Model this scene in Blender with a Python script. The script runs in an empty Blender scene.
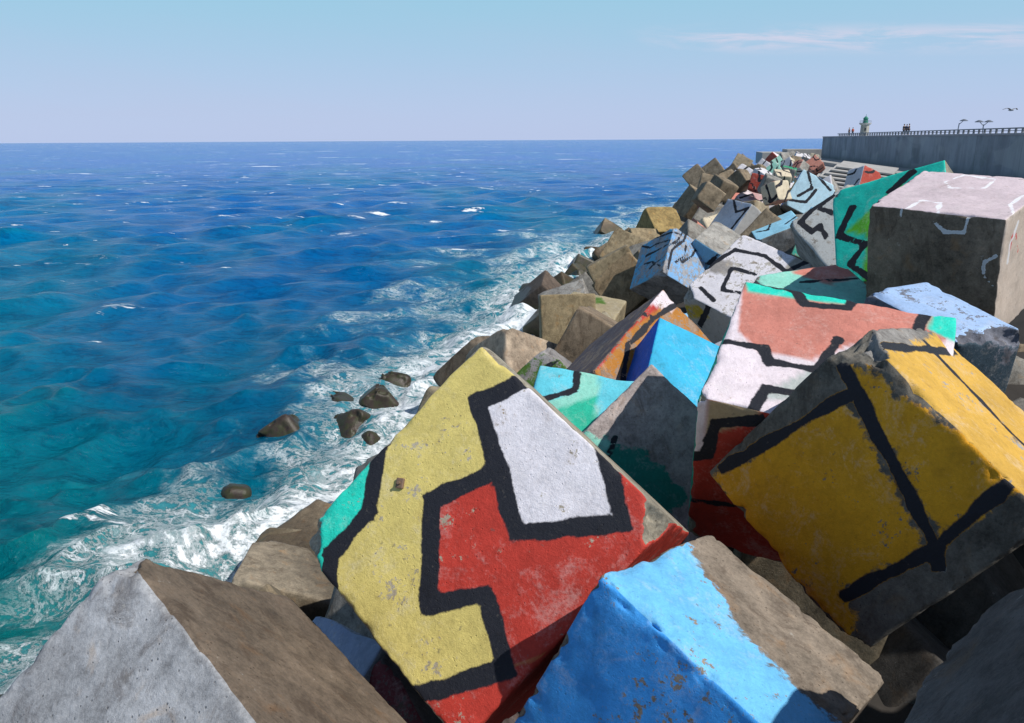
import bpy, bmesh, math, random
import numpy as np
from mathutils import Vector, Matrix, Euler

sc = bpy.context.scene
COL = sc.collection
D2R = math.radians

# ------------------------------------------------------------------ measured blocks
# (key, (name, label, category, subdivisions, concrete tint, wear, edge radius), corner, axes, size, paint)
BLOCKS = [
  ('main', ('painted_block', 'large yellow, white, red and teal painted block in the foreground centre, with metal stub', 72, (0.33, 0.3, 0.24), 0.42, 0.035), [-0.389, 9.682, 9.57], [[0.6757, -0.6834, 0.2765], [-0.5307, -0.1906, 0.8259], [-0.5117, -0.7048, -0.4914]], [3.17, 3.435, 3.3], [('ab', (0.64, 0.53, 0.17), [((0.015, 0.64, 0.5), [(-0.1, 1.78), (0.45, 2.49), (0.47, 3.2), (0.79, 3.63), (0.01, 3.73), (-0.17, 3.39)]), ((0.74, 0.72, 0.78), [(0.53, 0.57), (0.73, -0.17), (1.99, -0.29), (2.81, 0.41), (1.99, 1.33)]), ((0.5, 0.045, 0.03), [(1.81, -0.21), (2.31, -0.42), (3.61, -0.28), (2.93, 0.54)]), ((0.5, 0.045, 0.03), [(0.95, 1.81), (1.26, 0.96), (1.99, 1.33), (2.81, 0.41), (3.39, -0.21), (3.67, 0.11), (3.48, 1.49), (2.94, 2.48), (2.2, 2.07), (1.81, 2.68)]), ((0.5, 0.045, 0.03), [(2.39, 3.4), (2.94, 2.48), (3.48, 1.49), (3.26, 3.53), (2.63, 3.92)])], [(0.22, [(-0.16, 1.66), (0.45, 2.49), (0.47, 3.2), (0.92, 3.66)], (0.012, 0.014, 0.022)), (0.22, [(0.8, -0.1), (0.53, 0.57), (1.99, 1.33), (2.81, 0.41), (1.82, -0.23)], (0.012, 0.014, 0.022)), (0.22, [(1.31, 0.95), (0.95, 1.81), (1.81, 2.68), (2.2, 2.07), (2.94, 2.48), (2.34, 3.65)], (0.012, 0.014, 0.022))]), ('bc+', (0.5, 0.045, 0.03), [], [])], {}),
  ('grey_near', ('concrete_block', 'unpainted weathered grey concrete block with a brown upper face, nearest at lower left', 64, (0.33, 0.34, 0.36), 0.3, 0.05), [-3.826, 7.032, 8.144], [[0.7186, -0.6254, 0.304], [-0.6012, -0.339, 0.7237], [-0.3495, -0.7028, -0.6196]], [3.0, 3.0, 3.0], [], {'ac': (0.155, 0.12, 0.09)}),
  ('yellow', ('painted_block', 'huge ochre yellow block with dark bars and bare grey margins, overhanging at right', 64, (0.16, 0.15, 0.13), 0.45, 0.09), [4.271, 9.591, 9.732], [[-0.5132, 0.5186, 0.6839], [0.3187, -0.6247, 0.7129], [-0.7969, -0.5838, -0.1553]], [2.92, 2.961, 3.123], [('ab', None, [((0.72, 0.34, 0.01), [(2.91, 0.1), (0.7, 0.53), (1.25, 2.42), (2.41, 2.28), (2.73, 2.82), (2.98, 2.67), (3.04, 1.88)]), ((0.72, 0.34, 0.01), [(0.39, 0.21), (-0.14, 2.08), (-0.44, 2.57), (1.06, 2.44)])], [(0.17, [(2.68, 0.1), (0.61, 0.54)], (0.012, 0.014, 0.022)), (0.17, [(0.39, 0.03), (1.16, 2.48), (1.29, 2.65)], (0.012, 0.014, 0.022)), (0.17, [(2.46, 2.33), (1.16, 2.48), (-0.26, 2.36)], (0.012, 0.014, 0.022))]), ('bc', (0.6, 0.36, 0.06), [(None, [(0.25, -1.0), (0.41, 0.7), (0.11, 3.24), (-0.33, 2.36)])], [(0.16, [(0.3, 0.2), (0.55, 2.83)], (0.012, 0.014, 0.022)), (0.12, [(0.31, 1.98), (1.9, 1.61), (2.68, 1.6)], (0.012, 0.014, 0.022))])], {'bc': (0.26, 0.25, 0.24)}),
  ('blue_near', ('painted_block', 'bright blue worn block with a bare brown concrete strip, bottom centre foreground', 64, (0.24, 0.2, 0.16), 0.45, 0.08), [0.864, 7.072, 7.851], [[0.6437, 0.6499, -0.404], [-0.6736, 0.7317, 0.1038], [-0.3631, -0.2053, -0.9088]], [2.4, 2.4, 2.4], [('ab', (0.15, 0.5, 0.85), [(None, [(-0.17, 1.89), (0.48, 1.44), (1.42, 0.92), (2.57, 0.97), (3.06, 2.05), (2.22, 3.43), (-0.22, 4.3)])], []), ('ac', (0.05, 0.34, 0.84), [], [])], {}),  # top paler, side deeper blue: light and shade partly put into the paint
  ('big_box', ('concrete_block', 'big upright box block with pale pink top, stained dark front, white loops', 48, (0.21, 0.17, 0.13), 0.35, 0.04), [10.727, 17.428, 10.279], [[-0.6599, 0.7348, 0.1565], [0.7498, 0.631, 0.1991], [0.0475, 0.2488, -0.9674]], [3.033, 2.967, 3.0], [('ab', (0.62, 0.52, 0.56), [], [(0.09, [(2.18, 2.18), (1.97, 2.85), (1.22, 2.7), (1.17, 1.97), (1.88, 1.76), (2.18, 2.18)], (0.8, 0.8, 0.85)), (0.09, [(2.13, -0.07), (2.09, 0.72), (1.64, 0.63), (1.43, 0.02)], (0.8, 0.8, 0.85)), (0.08, [(0.24, 1.7), (0.28, 1.01), (-0.02, 0.39)], (0.8, 0.8, 0.85))]), ('ac', None, [], [(0.07, [(1.49, 0.24), (1.23, 0.45), (0.8, 0.41), (0.77, 0.06)], (0.55, 0.58, 0.62)), (0.07, [(0.11, 0.86), (0.34, 1.04), (0.31, 1.38), (0.07, 1.63)], (0.55, 0.58, 0.62)), (0.06, [(2.24, -0.01), (2.29, 0.34)], (0.55, 0.58, 0.62))]), ('bc', (0.5, 0.42, 0.36), [], [(0.06, [(0.5, 0.57), (0.48, 0.87)], (0.5, 0.05, 0.05)), (0.06, [(0.74, 0.61), (1.02, 1.12)], (0.5, 0.05, 0.05)), (0.08, [(0.76, 0.31), (0.44, 0.74), (0.45, 1.15)], (0.6, 0.6, 0.62))])], {'ab': (0.3, 0.28, 0.27), 'bc': (0.3, 0.26, 0.22)}),
  ('teal_green', ('painted_block', 'turquoise and leaf green block with dark bars, rising just behind the big upright box block', 32, (0.25, 0.24, 0.2), 0.3, 0.04), [10.277, 26.011, 10.354], [[0.7415, -0.0698, 0.6673], [-0.5957, -0.5262, 0.6068], [0.3088, -0.8475, -0.4317]], [3.3, 3.3, 3.3], [('ab', (0.015, 0.64, 0.5), [((0.12, 0.52, 0.03), [(0.34, 1.51), (2.03, 0.39), (2.68, 1.12), (1.23, 3.97), (0.75, 3.22), (1.01, 1.83)])], [(0.2, [(2.39, 0.1), (1.73, 0.56)], (0.012, 0.014, 0.022)), (0.2, [(0.59, 0.76), (0.12, 1.59), (0.94, 2.08), (0.43, 2.62), (1.26, 3.5)], (0.012, 0.014, 0.022))])], {}),
  ('salmon', ('painted_block', 'salmon pink and pale pink topped block with turquoise patches and a dark red front side', 48, (0.33, 0.29, 0.22), 0.3, 0.04), [2.599, 10.624, 8.512], [[0.4226, 0.0772, 0.903], [0.8151, 0.4033, -0.416], [0.3963, -0.9118, -0.1076]], [3.033, 3.1, 3.169], [('ac', (0.74, 0.66, 0.72), [((0.56, 0.21, 0.165), [(3.37, -0.09), (3.28, 3.31), (1.86, 2.86), (1.85, 1.79), (1.33, 1.33), (1.26, 0.58), (1.69, 0.18)]), ((0.015, 0.64, 0.5), [(3.58, -0.24), (2.75, 0.11), (2.77, 0.55), (2.81, 1.01), (2.86, 1.61), (3.32, 1.7), (3.64, 0.78)]), ((0.015, 0.64, 0.5), [(3.13, 2.85), (3.29, 3.34), (2.27, 3.36), (2.63, 2.79)]), ((0.45, 0.5, 0.5), [(0.33, 0.79), (0.27, 0.94), (0.85, 2.55), (1.73, 1.8)])], [(0.17, [(3.11, 0.18), (3.01, 0.82), (2.69, 1.0), (2.76, 1.65), (3.27, 1.7)], (0.012, 0.014, 0.022)), (0.17, [(1.36, 0.05), (1.37, 0.61), (1.09, 0.78), (1.13, 1.45), (1.92, 1.61)], (0.012, 0.014, 0.022)), (0.17, [(3.24, 2.76), (2.53, 2.66)], (0.012, 0.014, 0.022)), (0.15, [(-0.05, 0.76), (0.5, 0.84), (0.54, 1.46)], (0.012, 0.014, 0.022))]), ('bc', (0.4, 0.04, 0.025), [((0.74, 0.66, 0.72), [(-0.0, -0.11), (0.01, 0.15), (1.11, 0.17), (1.3, -0.18)]), ((0.4, 0.3, 0.18), [(0.01, 0.15), (-0.11, 0.85), (0.17, 0.85), (0.71, 0.17)])], [(0.17, [(1.3, -0.18), (1.1, 0.2), (0.43, 0.3), (0.16, 0.88)], (0.012, 0.014, 0.022)), (0.12, [(2.22, -0.07), (2.0, 0.79)], (0.012, 0.014, 0.022))]), ('ab', (0.012, 0.3, 0.22), [], [])], {}),
  ('white_patch', ('painted_block', 'white flaking block with dark zigzag bars and small yellow patches on a grey ground', 40, (0.36, 0.34, 0.31), 0.55, 0.05), [5.752, 26.584, 7.011], [[0.7209, 0.3048, 0.6224], [0.4026, 0.5468, -0.7341], [0.5641, -0.7798, -0.2715]], [3.2, 3.2, 3.2], [('ac', (0.74, 0.72, 0.78), [((0.3, 0.28, 0.25), [(3.52, 2.1), (2.56, 3.91), (0.27, 3.4), (1.09, 2.38)]), ((0.3, 0.28, 0.27), [(1.8, -0.06), (2.0, 0.63), (1.41, 0.82), (1.17, 0.16)])], [(0.17, [(1.26, -0.05), (2.45, 0.27), (2.73, 1.3), (2.49, 2.32), (3.17, 2.58)], (0.012, 0.014, 0.022)), (0.15, [(1.91, 1.54), (1.73, 0.72), (0.79, 1.08), (1.04, 1.82)], (0.012, 0.014, 0.022)), (0.15, [(0.5, 0.38), (0.3, 1.15)], (0.012, 0.014, 0.022))]), ('bc', (0.42, 0.4, 0.38), [((0.5, 0.36, 0.03), [(0.69, -0.02), (0.25, 0.68), (0.63, 1.13), (1.28, 0.14)])], [(0.2, [(-0.44, 1.39), (1.37, 0.57)], (0.012, 0.014, 0.022))])], {}),
  ('mint', ('painted_block', 'mint and salmon topped block wedged behind the salmon pink and turquoise block', 24, (0.3, 0.28, 0.24), 0.3, 0.04), [9.345, 22.406, 8.589], [[0.2439, -0.9697, -0.013], [-0.9018, -0.2317, 0.3649], [-0.3568, -0.0772, -0.931]], [2.8, 2.8, 2.8], [('ab', (0.25, 0.62, 0.52), [((0.56, 0.21, 0.165), [(0.09, 1.69), (-0.41, -0.36), (0.62, -0.54), (0.96, 0.99)])], [(0.14, [(-0.08, 0.01), (0.59, -0.43)], (0.012, 0.014, 0.022)), (0.14, [(0.63, 1.7), (0.76, 0.71), (0.94, -0.51)], (0.012, 0.014, 0.022))])], {}),
  ('blue_wave', ('painted_block', 'sky blue and grey block covered with wavy dark stripes, beside the big brown square face', 32, (0.32, 0.33, 0.36), 0.68, 0.05), [9.006, 44.396, 7.339], [[-0.2926, 0.8362, -0.4638], [-0.608, 0.2117, 0.7652], [-0.7381, -0.5059, -0.4464]], [3.046, 2.66, 3.01], [('ab', (0.2, 0.44, 0.78), [], [(0.13, [(-0.16, 0.67), (0.64, 0.46), (1.35, -0.06), (2.1, -0.21)], (0.012, 0.014, 0.022)), (0.13, [(-0.57, 1.59), (0.29, 1.52), (0.62, 1.9)], (0.012, 0.014, 0.022)), (0.13, [(1.99, 0.68), (1.36, 1.08), (0.7, 1.05)], (0.012, 0.014, 0.022)), (0.12, [(0.4, -0.04), (0.22, 0.49)], (0.012, 0.014, 0.022)), (0.16, [(-0.87, 0.93), (0.43, 0.83), (1.44, 0.24), (2.61, 0.28)], (0.012, 0.014, 0.022)), (0.16, [(-0.56, 2.04), (1.07, 1.58), (1.78, 1.05)], (0.012, 0.014, 0.022)), (0.14, [(-0.02, 0.42), (-0.17, 1.85)], (0.012, 0.014, 0.022))]), ('ac', (0.12, 0.46, 0.74), [], [(0.13, [(-0.43, 1.77), (-0.17, 0.59), (-0.05, 0.02)], (0.012, 0.014, 0.022)), (0.13, [(1.64, 2.15), (1.83, 1.34), (2.47, 0.39)], (0.012, 0.014, 0.022)), (0.12, [(0.06, 2.92), (0.61, 1.96), (0.57, 1.42), (0.88, 0.06)], (0.012, 0.014, 0.022)), (0.16, [(-0.15, 2.42), (0.1, 1.22), (0.43, -0.14)], (0.012, 0.014, 0.022)), (0.16, [(1.08, 2.16), (1.14, 1.04), (1.11, 0.16)], (0.012, 0.014, 0.022)), (0.16, [(2.22, 1.38), (1.94, 0.4)], (0.012, 0.014, 0.022))])], {}),
  ('slab_zig', ('painted_block', 'slate blue block with a black angular bar, leaning beside a plain grey triangular face', 24, (0.36, 0.35, 0.34), 0.5, 0.05), [17.487, 58.554, 7.448], [[-0.3555, -0.562, 0.7469], [0.9323, -0.1563, 0.3261], [0.0666, -0.8122, -0.5795]], [3.006, 2.994, 3.0], [('ab', (0.34, 0.42, 0.55), [], [(0.22, [(2.62, -0.27), (1.13, 0.9), (0.18, 0.39), (0.59, 3.25)], (0.012, 0.014, 0.022))]), ('bc', (0.4, 0.4, 0.4), [], [])], {}),
  ('blue_tall', ('painted_block', 'tall pale blue pointed block with deep blue side and yellow streak, middle distance', 24, (0.3, 0.3, 0.3), 0.35, 0.05), [25.928, 72.496, 9.371], [[0.8438, -0.5121, 0.1606], [-0.2929, -0.1886, 0.9374], [-0.4497, -0.838, -0.3091]], [3.326, 3.476, 3.4], [('ab', (0.45, 0.66, 0.78), [], [(0.25, [(0.47, 0.04), (1.48, 1.12), (0.8, 2.31)], (0.012, 0.014, 0.022)), (0.25, [(1.39, -0.05), (2.9, 0.55)], (0.012, 0.014, 0.022)), (0.25, [(0.38, 2.94), (1.66, 2.45), (1.87, 1.11)], (0.012, 0.014, 0.022))]), ('bc', (0.03, 0.16, 0.55), [((0.5, 0.35, 0.03), [(-5.23, 18.37), (4.78, -10.42), (-0.22, 9.88), (-10.31, 41.95)])], []), ('ac', (0.1, 0.3, 0.6), [], [])], {}),
  ('ltblue_slab', ('painted_block', 'narrow light blue slab face with thin dark lines lying below the tall pointed blue block', 24, (0.3, 0.3, 0.3), 0.4, 0.05), [16.107, 52.37, 5.541], [[0.9036, 0.0761, 0.4216], [-0.1477, 0.9791, 0.1399], [0.4021, 0.1886, -0.8959]], [3.0, 2.983, 3.0], [('ab', (0.3, 0.62, 0.8), [], [(0.18, [(0.26, 1.6), (0.97, 1.1), (1.58, 2.59)], (0.012, 0.014, 0.022)), (0.18, [(2.09, 0.96), (3.26, 1.65)], (0.012, 0.014, 0.022))])], {}),
  ('white_line', ('painted_block', 'worn whitish grey block with heavy black angular lines, left of the turquoise and green block', 24, (0.33, 0.32, 0.3), 0.55, 0.05), [11.855, 34.323, 8.517], [[0.8163, 0.3927, 0.4236], [-0.0421, -0.6909, 0.7217], [0.5761, -0.607, -0.5475]], [3.0, 3.0, 3.0], [('ab', (0.5, 0.52, 0.52), [], [(0.24, [(2.03, 0.06), (1.29, 0.04), (0.38, 0.26), (0.48, 0.96), (0.88, 0.93), (0.75, 1.55)], (0.012, 0.014, 0.022)), (0.22, [(1.35, 0.22), (1.61, 0.82)], (0.012, 0.014, 0.022))])], {}),
  ('dark_green', ('painted_block', 'small dark green block under the whitish grey block with black angular lines', 16, (0.2, 0.2, 0.15), 0.5, 0.05), [18.606, 51.683, 6.112], [[0.8956, -0.4412, -0.0559], [-0.3248, -0.7348, 0.5955], [-0.3038, -0.5152, -0.8014]], [2.213, 2.187, 2.2], [('ab', (0.01, 0.22, 0.17), [], [])], {}),
  ('brown_gap', ('concrete_block', 'shaded brown block face between the light blue slab and the dark green block', 12, (0.2, 0.16, 0.11), 0.3, 0.05), [24.746, 71.869, 4.504], [[-0.7454, 0.6464, -0.1628], [0.3783, 0.6113, 0.6951], [-0.5489, -0.4566, 0.7002]], [2.614, 2.586, 2.6], [], {}),
  ('brown_big', ('concrete_block', 'large plain brown block with a square seaward face, in front of the pyramid shapes', 32, (0.27, 0.2, 0.12), 0.3, 0.05), [6.998, 47.77, 5.565], [[-0.7375, 0.56, 0.3776], [0.0442, -0.5178, 0.8544], [-0.6739, -0.6468, -0.3571]], [3.039, 2.962, 3.0], [], {}),
  ('brown_back', ('concrete_block', 'sandy brown block lying just behind the big plain brown square face', 16, (0.3, 0.24, 0.15), 0.3, 0.06), [4.885, 51.2, 4.178], [[0.871, -0.1251, 0.4751], [-0.0641, -0.9877, -0.1426], [0.4871, 0.0937, -0.8683]], [2.871, 3.0, 3.0], [], {}),
  ('pyr_one', ('concrete_block', 'brown block corner pointing up like a pyramid, the leftmost of three above the surf', 16, (0.3, 0.24, 0.15), 0.3, 0.05), [8.837, 67.597, 4.918], [[-0.5099, 0.8252, 0.2428], [-0.3983, -0.4767, 0.7837], [-0.7624, -0.3029, -0.5718]], [3.069, 3.0, 3.0], [], {}),
  ('pyr_two', ('concrete_block', 'brown block corner pointing up, middle one of three pyramid shapes above the surf', 16, (0.3, 0.24, 0.15), 0.3, 0.05), [10.497, 71.167, 4.482], [[-0.2536, 0.9492, 0.1861], [0.5963, 0.3049, -0.7426], [-0.7616, -0.0774, -0.6434]], [2.749, 2.778, 2.887], [], {}),
  ('pyr_three', ('concrete_block', 'ochre tinted tallest block of the three pyramid shapes above the surf', 16, (0.33, 0.24, 0.1), 0.3, 0.05), [12.596, 76.12, 5.857], [[-0.2052, 0.9521, 0.2268], [0.5991, 0.3054, -0.7401], [-0.7739, -0.016, -0.6331]], [3.176, 3.14, 3.237], [], {}),
  ('ridge_four', ('concrete_block', 'brown pointed block above the row of dark wet blocks in the surf', 16, (0.28, 0.22, 0.15), 0.3, 0.05), [19.749, 89.807, 7.237], [[-0.5244, 0.8318, 0.1818], [0.243, 0.3509, -0.9043], [-0.816, -0.4301, -0.3862]], [3.016, 3.0, 2.995], [], {}),
  ('blackred', ('painted_block', 'black, grey and dark red block with a pale mint top on the seaward side', 16, (0.25, 0.25, 0.25), 0.45, 0.05), [18.545, 81.742, 7.238], [[0.2, 0.6, 0.7746], [0.2271, -0.7974, 0.5591], [-0.9531, -0.0641, 0.2958]], [2.537, 2.56, 2.6], [('ab', (0.3, 0.04, 0.03), [((0.3, 0.3, 0.3), [(0.01, -0.19), (-0.04, 2.11), (1.1, 1.22), (1.47, 0.02)])], [(0.4, [(1.23, 0.18), (1.76, 1.02), (0.57, 2.17)], (0.012, 0.014, 0.022))]), ('bc', (0.5, 0.6, 0.58), [], [])], {}),
  ('teal_salmon', ('painted_block', 'turquoise block with a round edged salmon patch and a black side, in the middle distance', 16, (0.3, 0.3, 0.3), 0.3, 0.05), [21.063, 82.984, 7.75], [[0.9975, 0.0452, -0.0552], [0.066, -0.8776, 0.4748], [-0.0269, -0.4772, -0.8784]], [3.286, 3.135, 3.115], [('ab', (0.015, 0.64, 0.5), [((0.56, 0.21, 0.165), [(2.02, -0.86), (4.68, -0.96), (2.25, 4.14), (0.13, 2.95)])], []), ('bc', (0.03, 0.05, 0.05), [], [])], {}),
  ('pink_patch', ('painted_block', 'pink and grey mottled block with a black zigzag, above the plain brown upright face', 16, (0.4, 0.36, 0.36), 0.55, 0.05), [23.038, 79.183, 7.445], [[0.7629, -0.6346, -0.1241], [-0.5229, -0.7184, 0.4588], [-0.3803, -0.2851, -0.8798]], [2.632, 2.77, 2.8], [('ab', (0.74, 0.66, 0.72), [((0.5, 0.3, 0.3), [(0.55, 0.13), (1.95, 0.12), (2.13, 1.56), (1.07, 2.02)])], [(0.25, [(0.45, 2.5), (0.9, 0.83), (1.99, 1.73), (2.33, 0.22)], (0.012, 0.014, 0.022))])], {}),
  ('brown_under', ('concrete_block', 'plain tan upright block face under the pink mottled block', 12, (0.33, 0.28, 0.2), 0.3, 0.05), [20.863, 69.257, 6.986], [[0.66, 0.0298, -0.7507], [0.7228, -0.2978, 0.6236], [-0.205, -0.9542, -0.218]], [2.966, 2.623, 3.0], [], {}),
  ('sky_one', ('concrete_block', 'largest grey brown block on the far skyline, its corner cutting the sea horizon band', 12, (0.24, 0.2, 0.16), 0.3, 0.05), [39.89, 139.268, 8.905], [[-0.6574, 0.7498, 0.0752], [0.2015, 0.0788, 0.9763], [-0.7261, -0.657, 0.2029]], [3.3, 3.3, 3.3], [], {}),
  ('sky_two', ('concrete_block', 'dark brown skyline block to the left of the largest skyline block', 12, (0.22, 0.18, 0.13), 0.3, 0.05), [31.303, 119.889, 7.652], [[-0.7533, 0.5813, -0.3078], [0.1834, 0.6351, 0.7504], [-0.6316, -0.5088, 0.585]], [2.826, 2.987, 3.0], [], {}),
  ('sky_twob', ('concrete_block', 'small brown block tucked between the two larger skyline blocks', 12, (0.26, 0.22, 0.16), 0.3, 0.05), [35.141, 131.721, 7.5], [[0.034, 0.8559, 0.5161], [0.9008, -0.2499, 0.3552], [-0.433, -0.4528, 0.7794]], [2.989, 2.789, 3.0], [], {}),
  ('sky_three', ('concrete_block', 'brown skyline block next above the pointed block over the surf', 12, (0.26, 0.21, 0.15), 0.3, 0.05), [26.929, 110.85, 6.938], [[-0.7477, 0.5084, -0.4272], [0.1413, 0.7504, 0.6457], [-0.6489, -0.4223, 0.6329]], [2.662, 2.991, 3.0], [], {}),
  ('far_red', ('painted_block', 'red and whitish block tipped on edge at the far end of the pile', 12, (0.35, 0.33, 0.33), 0.4, 0.05), [51.293, 161.378, 9.601], [[-0.5515, 0.7425, 0.3802], [0.3082, 0.6049, -0.7342], [-0.7751, -0.2878, -0.5624]], [3.264, 3.299, 3.3], [('ac', (0.45, 0.08, 0.05), [], []), ('bc', (0.74, 0.66, 0.72), [], []), ('ab', (0.3, 0.3, 0.32), [], [])], {}),
  ('moss_green', ('painted_block', 'moss green block with a grey broken edge behind the yellow top corner', 24, (0.25, 0.24, 0.24), 0.6, 0.06), [0.953, 20.834, 6.672], [[-0.74, 0.6069, 0.2898], [-0.0653, -0.4937, 0.8671], [-0.6694, -0.6228, -0.405]], [2.8, 2.8, 2.8], [('ab', (0.07, 0.15, 0.02), [], [(0.15, [(-0.02, 0.52), (0.36, 0.46)], (0.012, 0.014, 0.022))])], {}),
  ('cyan_mint', ('painted_block', 'light cyan and mint block with one curved dark bar, right behind the foreground yellow block', 32, (0.3, 0.3, 0.28), 0.35, 0.04), [0.577, 15.877, 7.507], [[0.948, -0.2874, 0.1368], [-0.309, -0.7276, 0.6125], [-0.0764, -0.6229, -0.7785]], [2.6, 2.6, 2.6], [('ab', (0.12, 0.58, 0.72), [((0.25, 0.62, 0.52), [(0.78, -0.12), (1.23, -0.2), (1.54, 1.51), (0.48, 1.73), (0.17, 0.97), (0.88, 0.52)]), ((0.02, 0.45, 0.3), [(0.59, 1.01), (1.31, 0.53), (1.59, 1.72), (0.92, 1.87)])], [(0.15, [(0.77, -0.17), (0.89, 0.46), (0.23, 0.84)], (0.012, 0.014, 0.022))]), ('bc', (0.0, 0.12, 0.62), [], [])], {}),
  ('tan', ('concrete_block', 'smooth pinkish tan block just behind the yellow top corner', 24, (0.36, 0.29, 0.22), 0.3, 0.08), [-0.218, 29.271, 5.284], [[-0.6244, 0.7808, 0.0201], [0.5716, 0.4743, -0.6695], [-0.5323, -0.4066, -0.7425]], [2.8, 2.8, 2.8], [], {}),
  ('dark_sea', ('concrete_block', 'dark wet block furthest out in the surf, beside the white water', 16, (0.13, 0.1, 0.08), 0.3, 0.08), [2.565, 58.746, 2.787], [[-0.7153, 0.6866, -0.1302], [0.2428, 0.0695, -0.9676], [-0.6552, -0.7237, -0.2165]], [3.332, 2.621, 3.004], [], {}),
  ('brown_left', ('concrete_block', 'olive brown block with a dark vertical crack like edge, seaward of the mossy topped block', 24, (0.28, 0.22, 0.13), 0.3, 0.06), [1.423, 39.431, 4.492], [[0.0051, 0.9997, 0.0241], [0.9773, 0.0001, -0.2117], [-0.2116, 0.0247, -0.977]], [2.8, 2.8, 2.8], [], {}),
  ('moss_top', ('concrete_block', 'sandy flat topped block with a green moss spot on top', 24, (0.3, 0.25, 0.16), 0.35, 0.06), [2.341, 40.4, 3.534], [[0.351, 0.9344, -0.0606], [0.9213, -0.333, 0.201], [0.1676, -0.1264, -0.9777]], [2.971, 3.03, 3.0], [('ab', (0.33, 0.28, 0.18), [((0.07, 0.15, 0.02), [(2.57, 0.95), (2.66, 1.71), (1.94, 2.12), (1.72, 1.41)])], [])], {}),
  ('wedge', ('concrete_block', 'dark brown wedge like block corner in front of the mossy topped block', 16, (0.22, 0.17, 0.12), 0.3, 0.05), [2.498, 29.455, 5.947], [[-0.4758, 0.8397, 0.2616], [-0.0391, -0.3173, 0.9475], [-0.8787, -0.4406, -0.1838]], [2.6, 2.6, 2.6], [], {}),
  ('tan_stripe', ('painted_block', 'tan block crossed by one black bar, beside the red and orange striped block', 24, (0.32, 0.27, 0.19), 0.4, 0.05), [3.783, 31.648, 5.337], [[0.6313, -0.7663, -0.1193], [-0.3219, -0.3989, 0.8586], [-0.7056, -0.5036, -0.4985]], [2.6, 2.6, 2.6], [('ab', (0.3, 0.27, 0.2), [], [(0.16, [(0.03, 2.57), (0.45, 1.21), (0.61, 0.04)], (0.012, 0.014, 0.022))])], {}),
  ('red_orange', ('painted_block', 'long leaning block striped red and orange with a white upper end', 40, (0.28, 0.2, 0.15), 0.6, 0.05), [1.729, 16.321, 7.238], [[0.569, 0.6868, -0.4523], [0.7158, -0.1429, 0.6835], [0.4048, -0.7127, -0.5729]], [3.3, 3.3, 3.3], [('ab', (0.42, 0.17, 0.02), [((0.45, 0.035, 0.03), [(-0.0, -0.03), (0.26, -0.35), (2.57, -0.31), (3.11, 0.29), (1.6, 0.03), (0.2, 0.07)]), ((0.74, 0.66, 0.72), [(2.48, -0.24), (3.18, -0.21), (3.45, 0.48), (2.98, 0.52)]), ((0.012, 0.014, 0.022), [(-0.27, 0.04), (-0.03, 0.24), (-1.28, 0.91), (-1.49, 0.72)]), ((0.012, 0.35, 0.28), [(-0.34, -0.31), (-0.19, 0.05), (-1.42, 0.78)])], [(0.13, [(0.04, -0.12), (2.21, -0.06), (2.43, 0.3), (3.26, 0.47)], (0.012, 0.014, 0.022)), (0.13, [(2.43, 0.3), (1.24, 0.22), (0.32, 0.68), (0.31, 1.07)], (0.012, 0.014, 0.022)), (0.13, [(-0.04, -0.0), (-1.17, 0.72)], (0.012, 0.014, 0.022))]), ('ac', (0.14, 0.09, 0.09), [], [])], {}),
  ('cyan', ('painted_block', 'clean bright cyan block with a royal blue left side, behind the speckled grey block', 32, (0.3, 0.3, 0.3), 0.1, 0.04), [3.156, 16.628, 8.341], [[0.9002, -0.2783, -0.3349], [-0.0329, -0.8104, 0.585], [-0.4342, -0.5156, -0.7387]], [2.8, 2.8, 2.8], [('ab', (0.03, 0.4, 0.66), [], []), ('bc', (0.0, 0.11, 0.6), [], [(0.12, [(2.02, 0.51), (0.8, 1.49), (0.12, 1.57)], (0.012, 0.014, 0.022))])], {}),
  ('speckled', ('concrete_block', 'speckled purplish grey block with dark green lower part, before the bright cyan one', 40, (0.45, 0.39, 0.38), 0.35, 0.04), [2.57, 14.052, 8.039], [[0.6941, -0.7199, -0.0083], [-0.3634, -0.3603, 0.8591], [-0.6214, -0.5933, -0.5117]], [2.9, 2.9, 2.9], [('ab', None, [((0.01, 0.22, 0.17), [(-0.23, 2.17), (0.94, 1.32), (1.43, 1.23), (2.16, 1.34), (1.9, 2.34), (0.81, 2.47)]), ((0.25, 0.62, 0.52), [(-0.18, 1.83), (0.47, 1.55), (0.59, 1.84)])], [(0.1, [(0.47, 1.5), (0.69, 1.89)], (0.012, 0.014, 0.022))])], {}),
  ('paleblue', ('painted_block', 'chalky pale blue topped block at the foot of the big upright box block', 32, (0.15, 0.16, 0.2), 0.5, 0.12), [8.389, 14.586, 8.275], [[-0.2529, 0.9674, 0.0162], [0.9471, 0.2441, 0.2086], [0.1978, 0.0681, -0.9779]], [2.7, 1.599, 2.7], [('ab', (0.36, 0.52, 0.8), [], []), ('bc', (0.04, 0.07, 0.1), [], [])], {}),
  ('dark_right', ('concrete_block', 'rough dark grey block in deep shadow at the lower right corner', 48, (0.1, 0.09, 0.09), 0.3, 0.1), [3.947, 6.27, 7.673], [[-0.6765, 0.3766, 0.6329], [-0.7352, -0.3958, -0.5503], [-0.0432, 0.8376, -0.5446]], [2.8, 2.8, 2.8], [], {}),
  ('brown_a', ('concrete_block', 'topmost brown block near the water beside the turquoise corner of the yellow block', 16, (0.24, 0.19, 0.13), 0.3, 0.05), [-5.875, 22.038, 1.671], [[-0.6177, 0.773, 0.1446], [-0.745, -0.634, 0.2073], [-0.252, -0.0203, -0.9675]], [2.8, 2.8, 2.8], [], {}),
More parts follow.
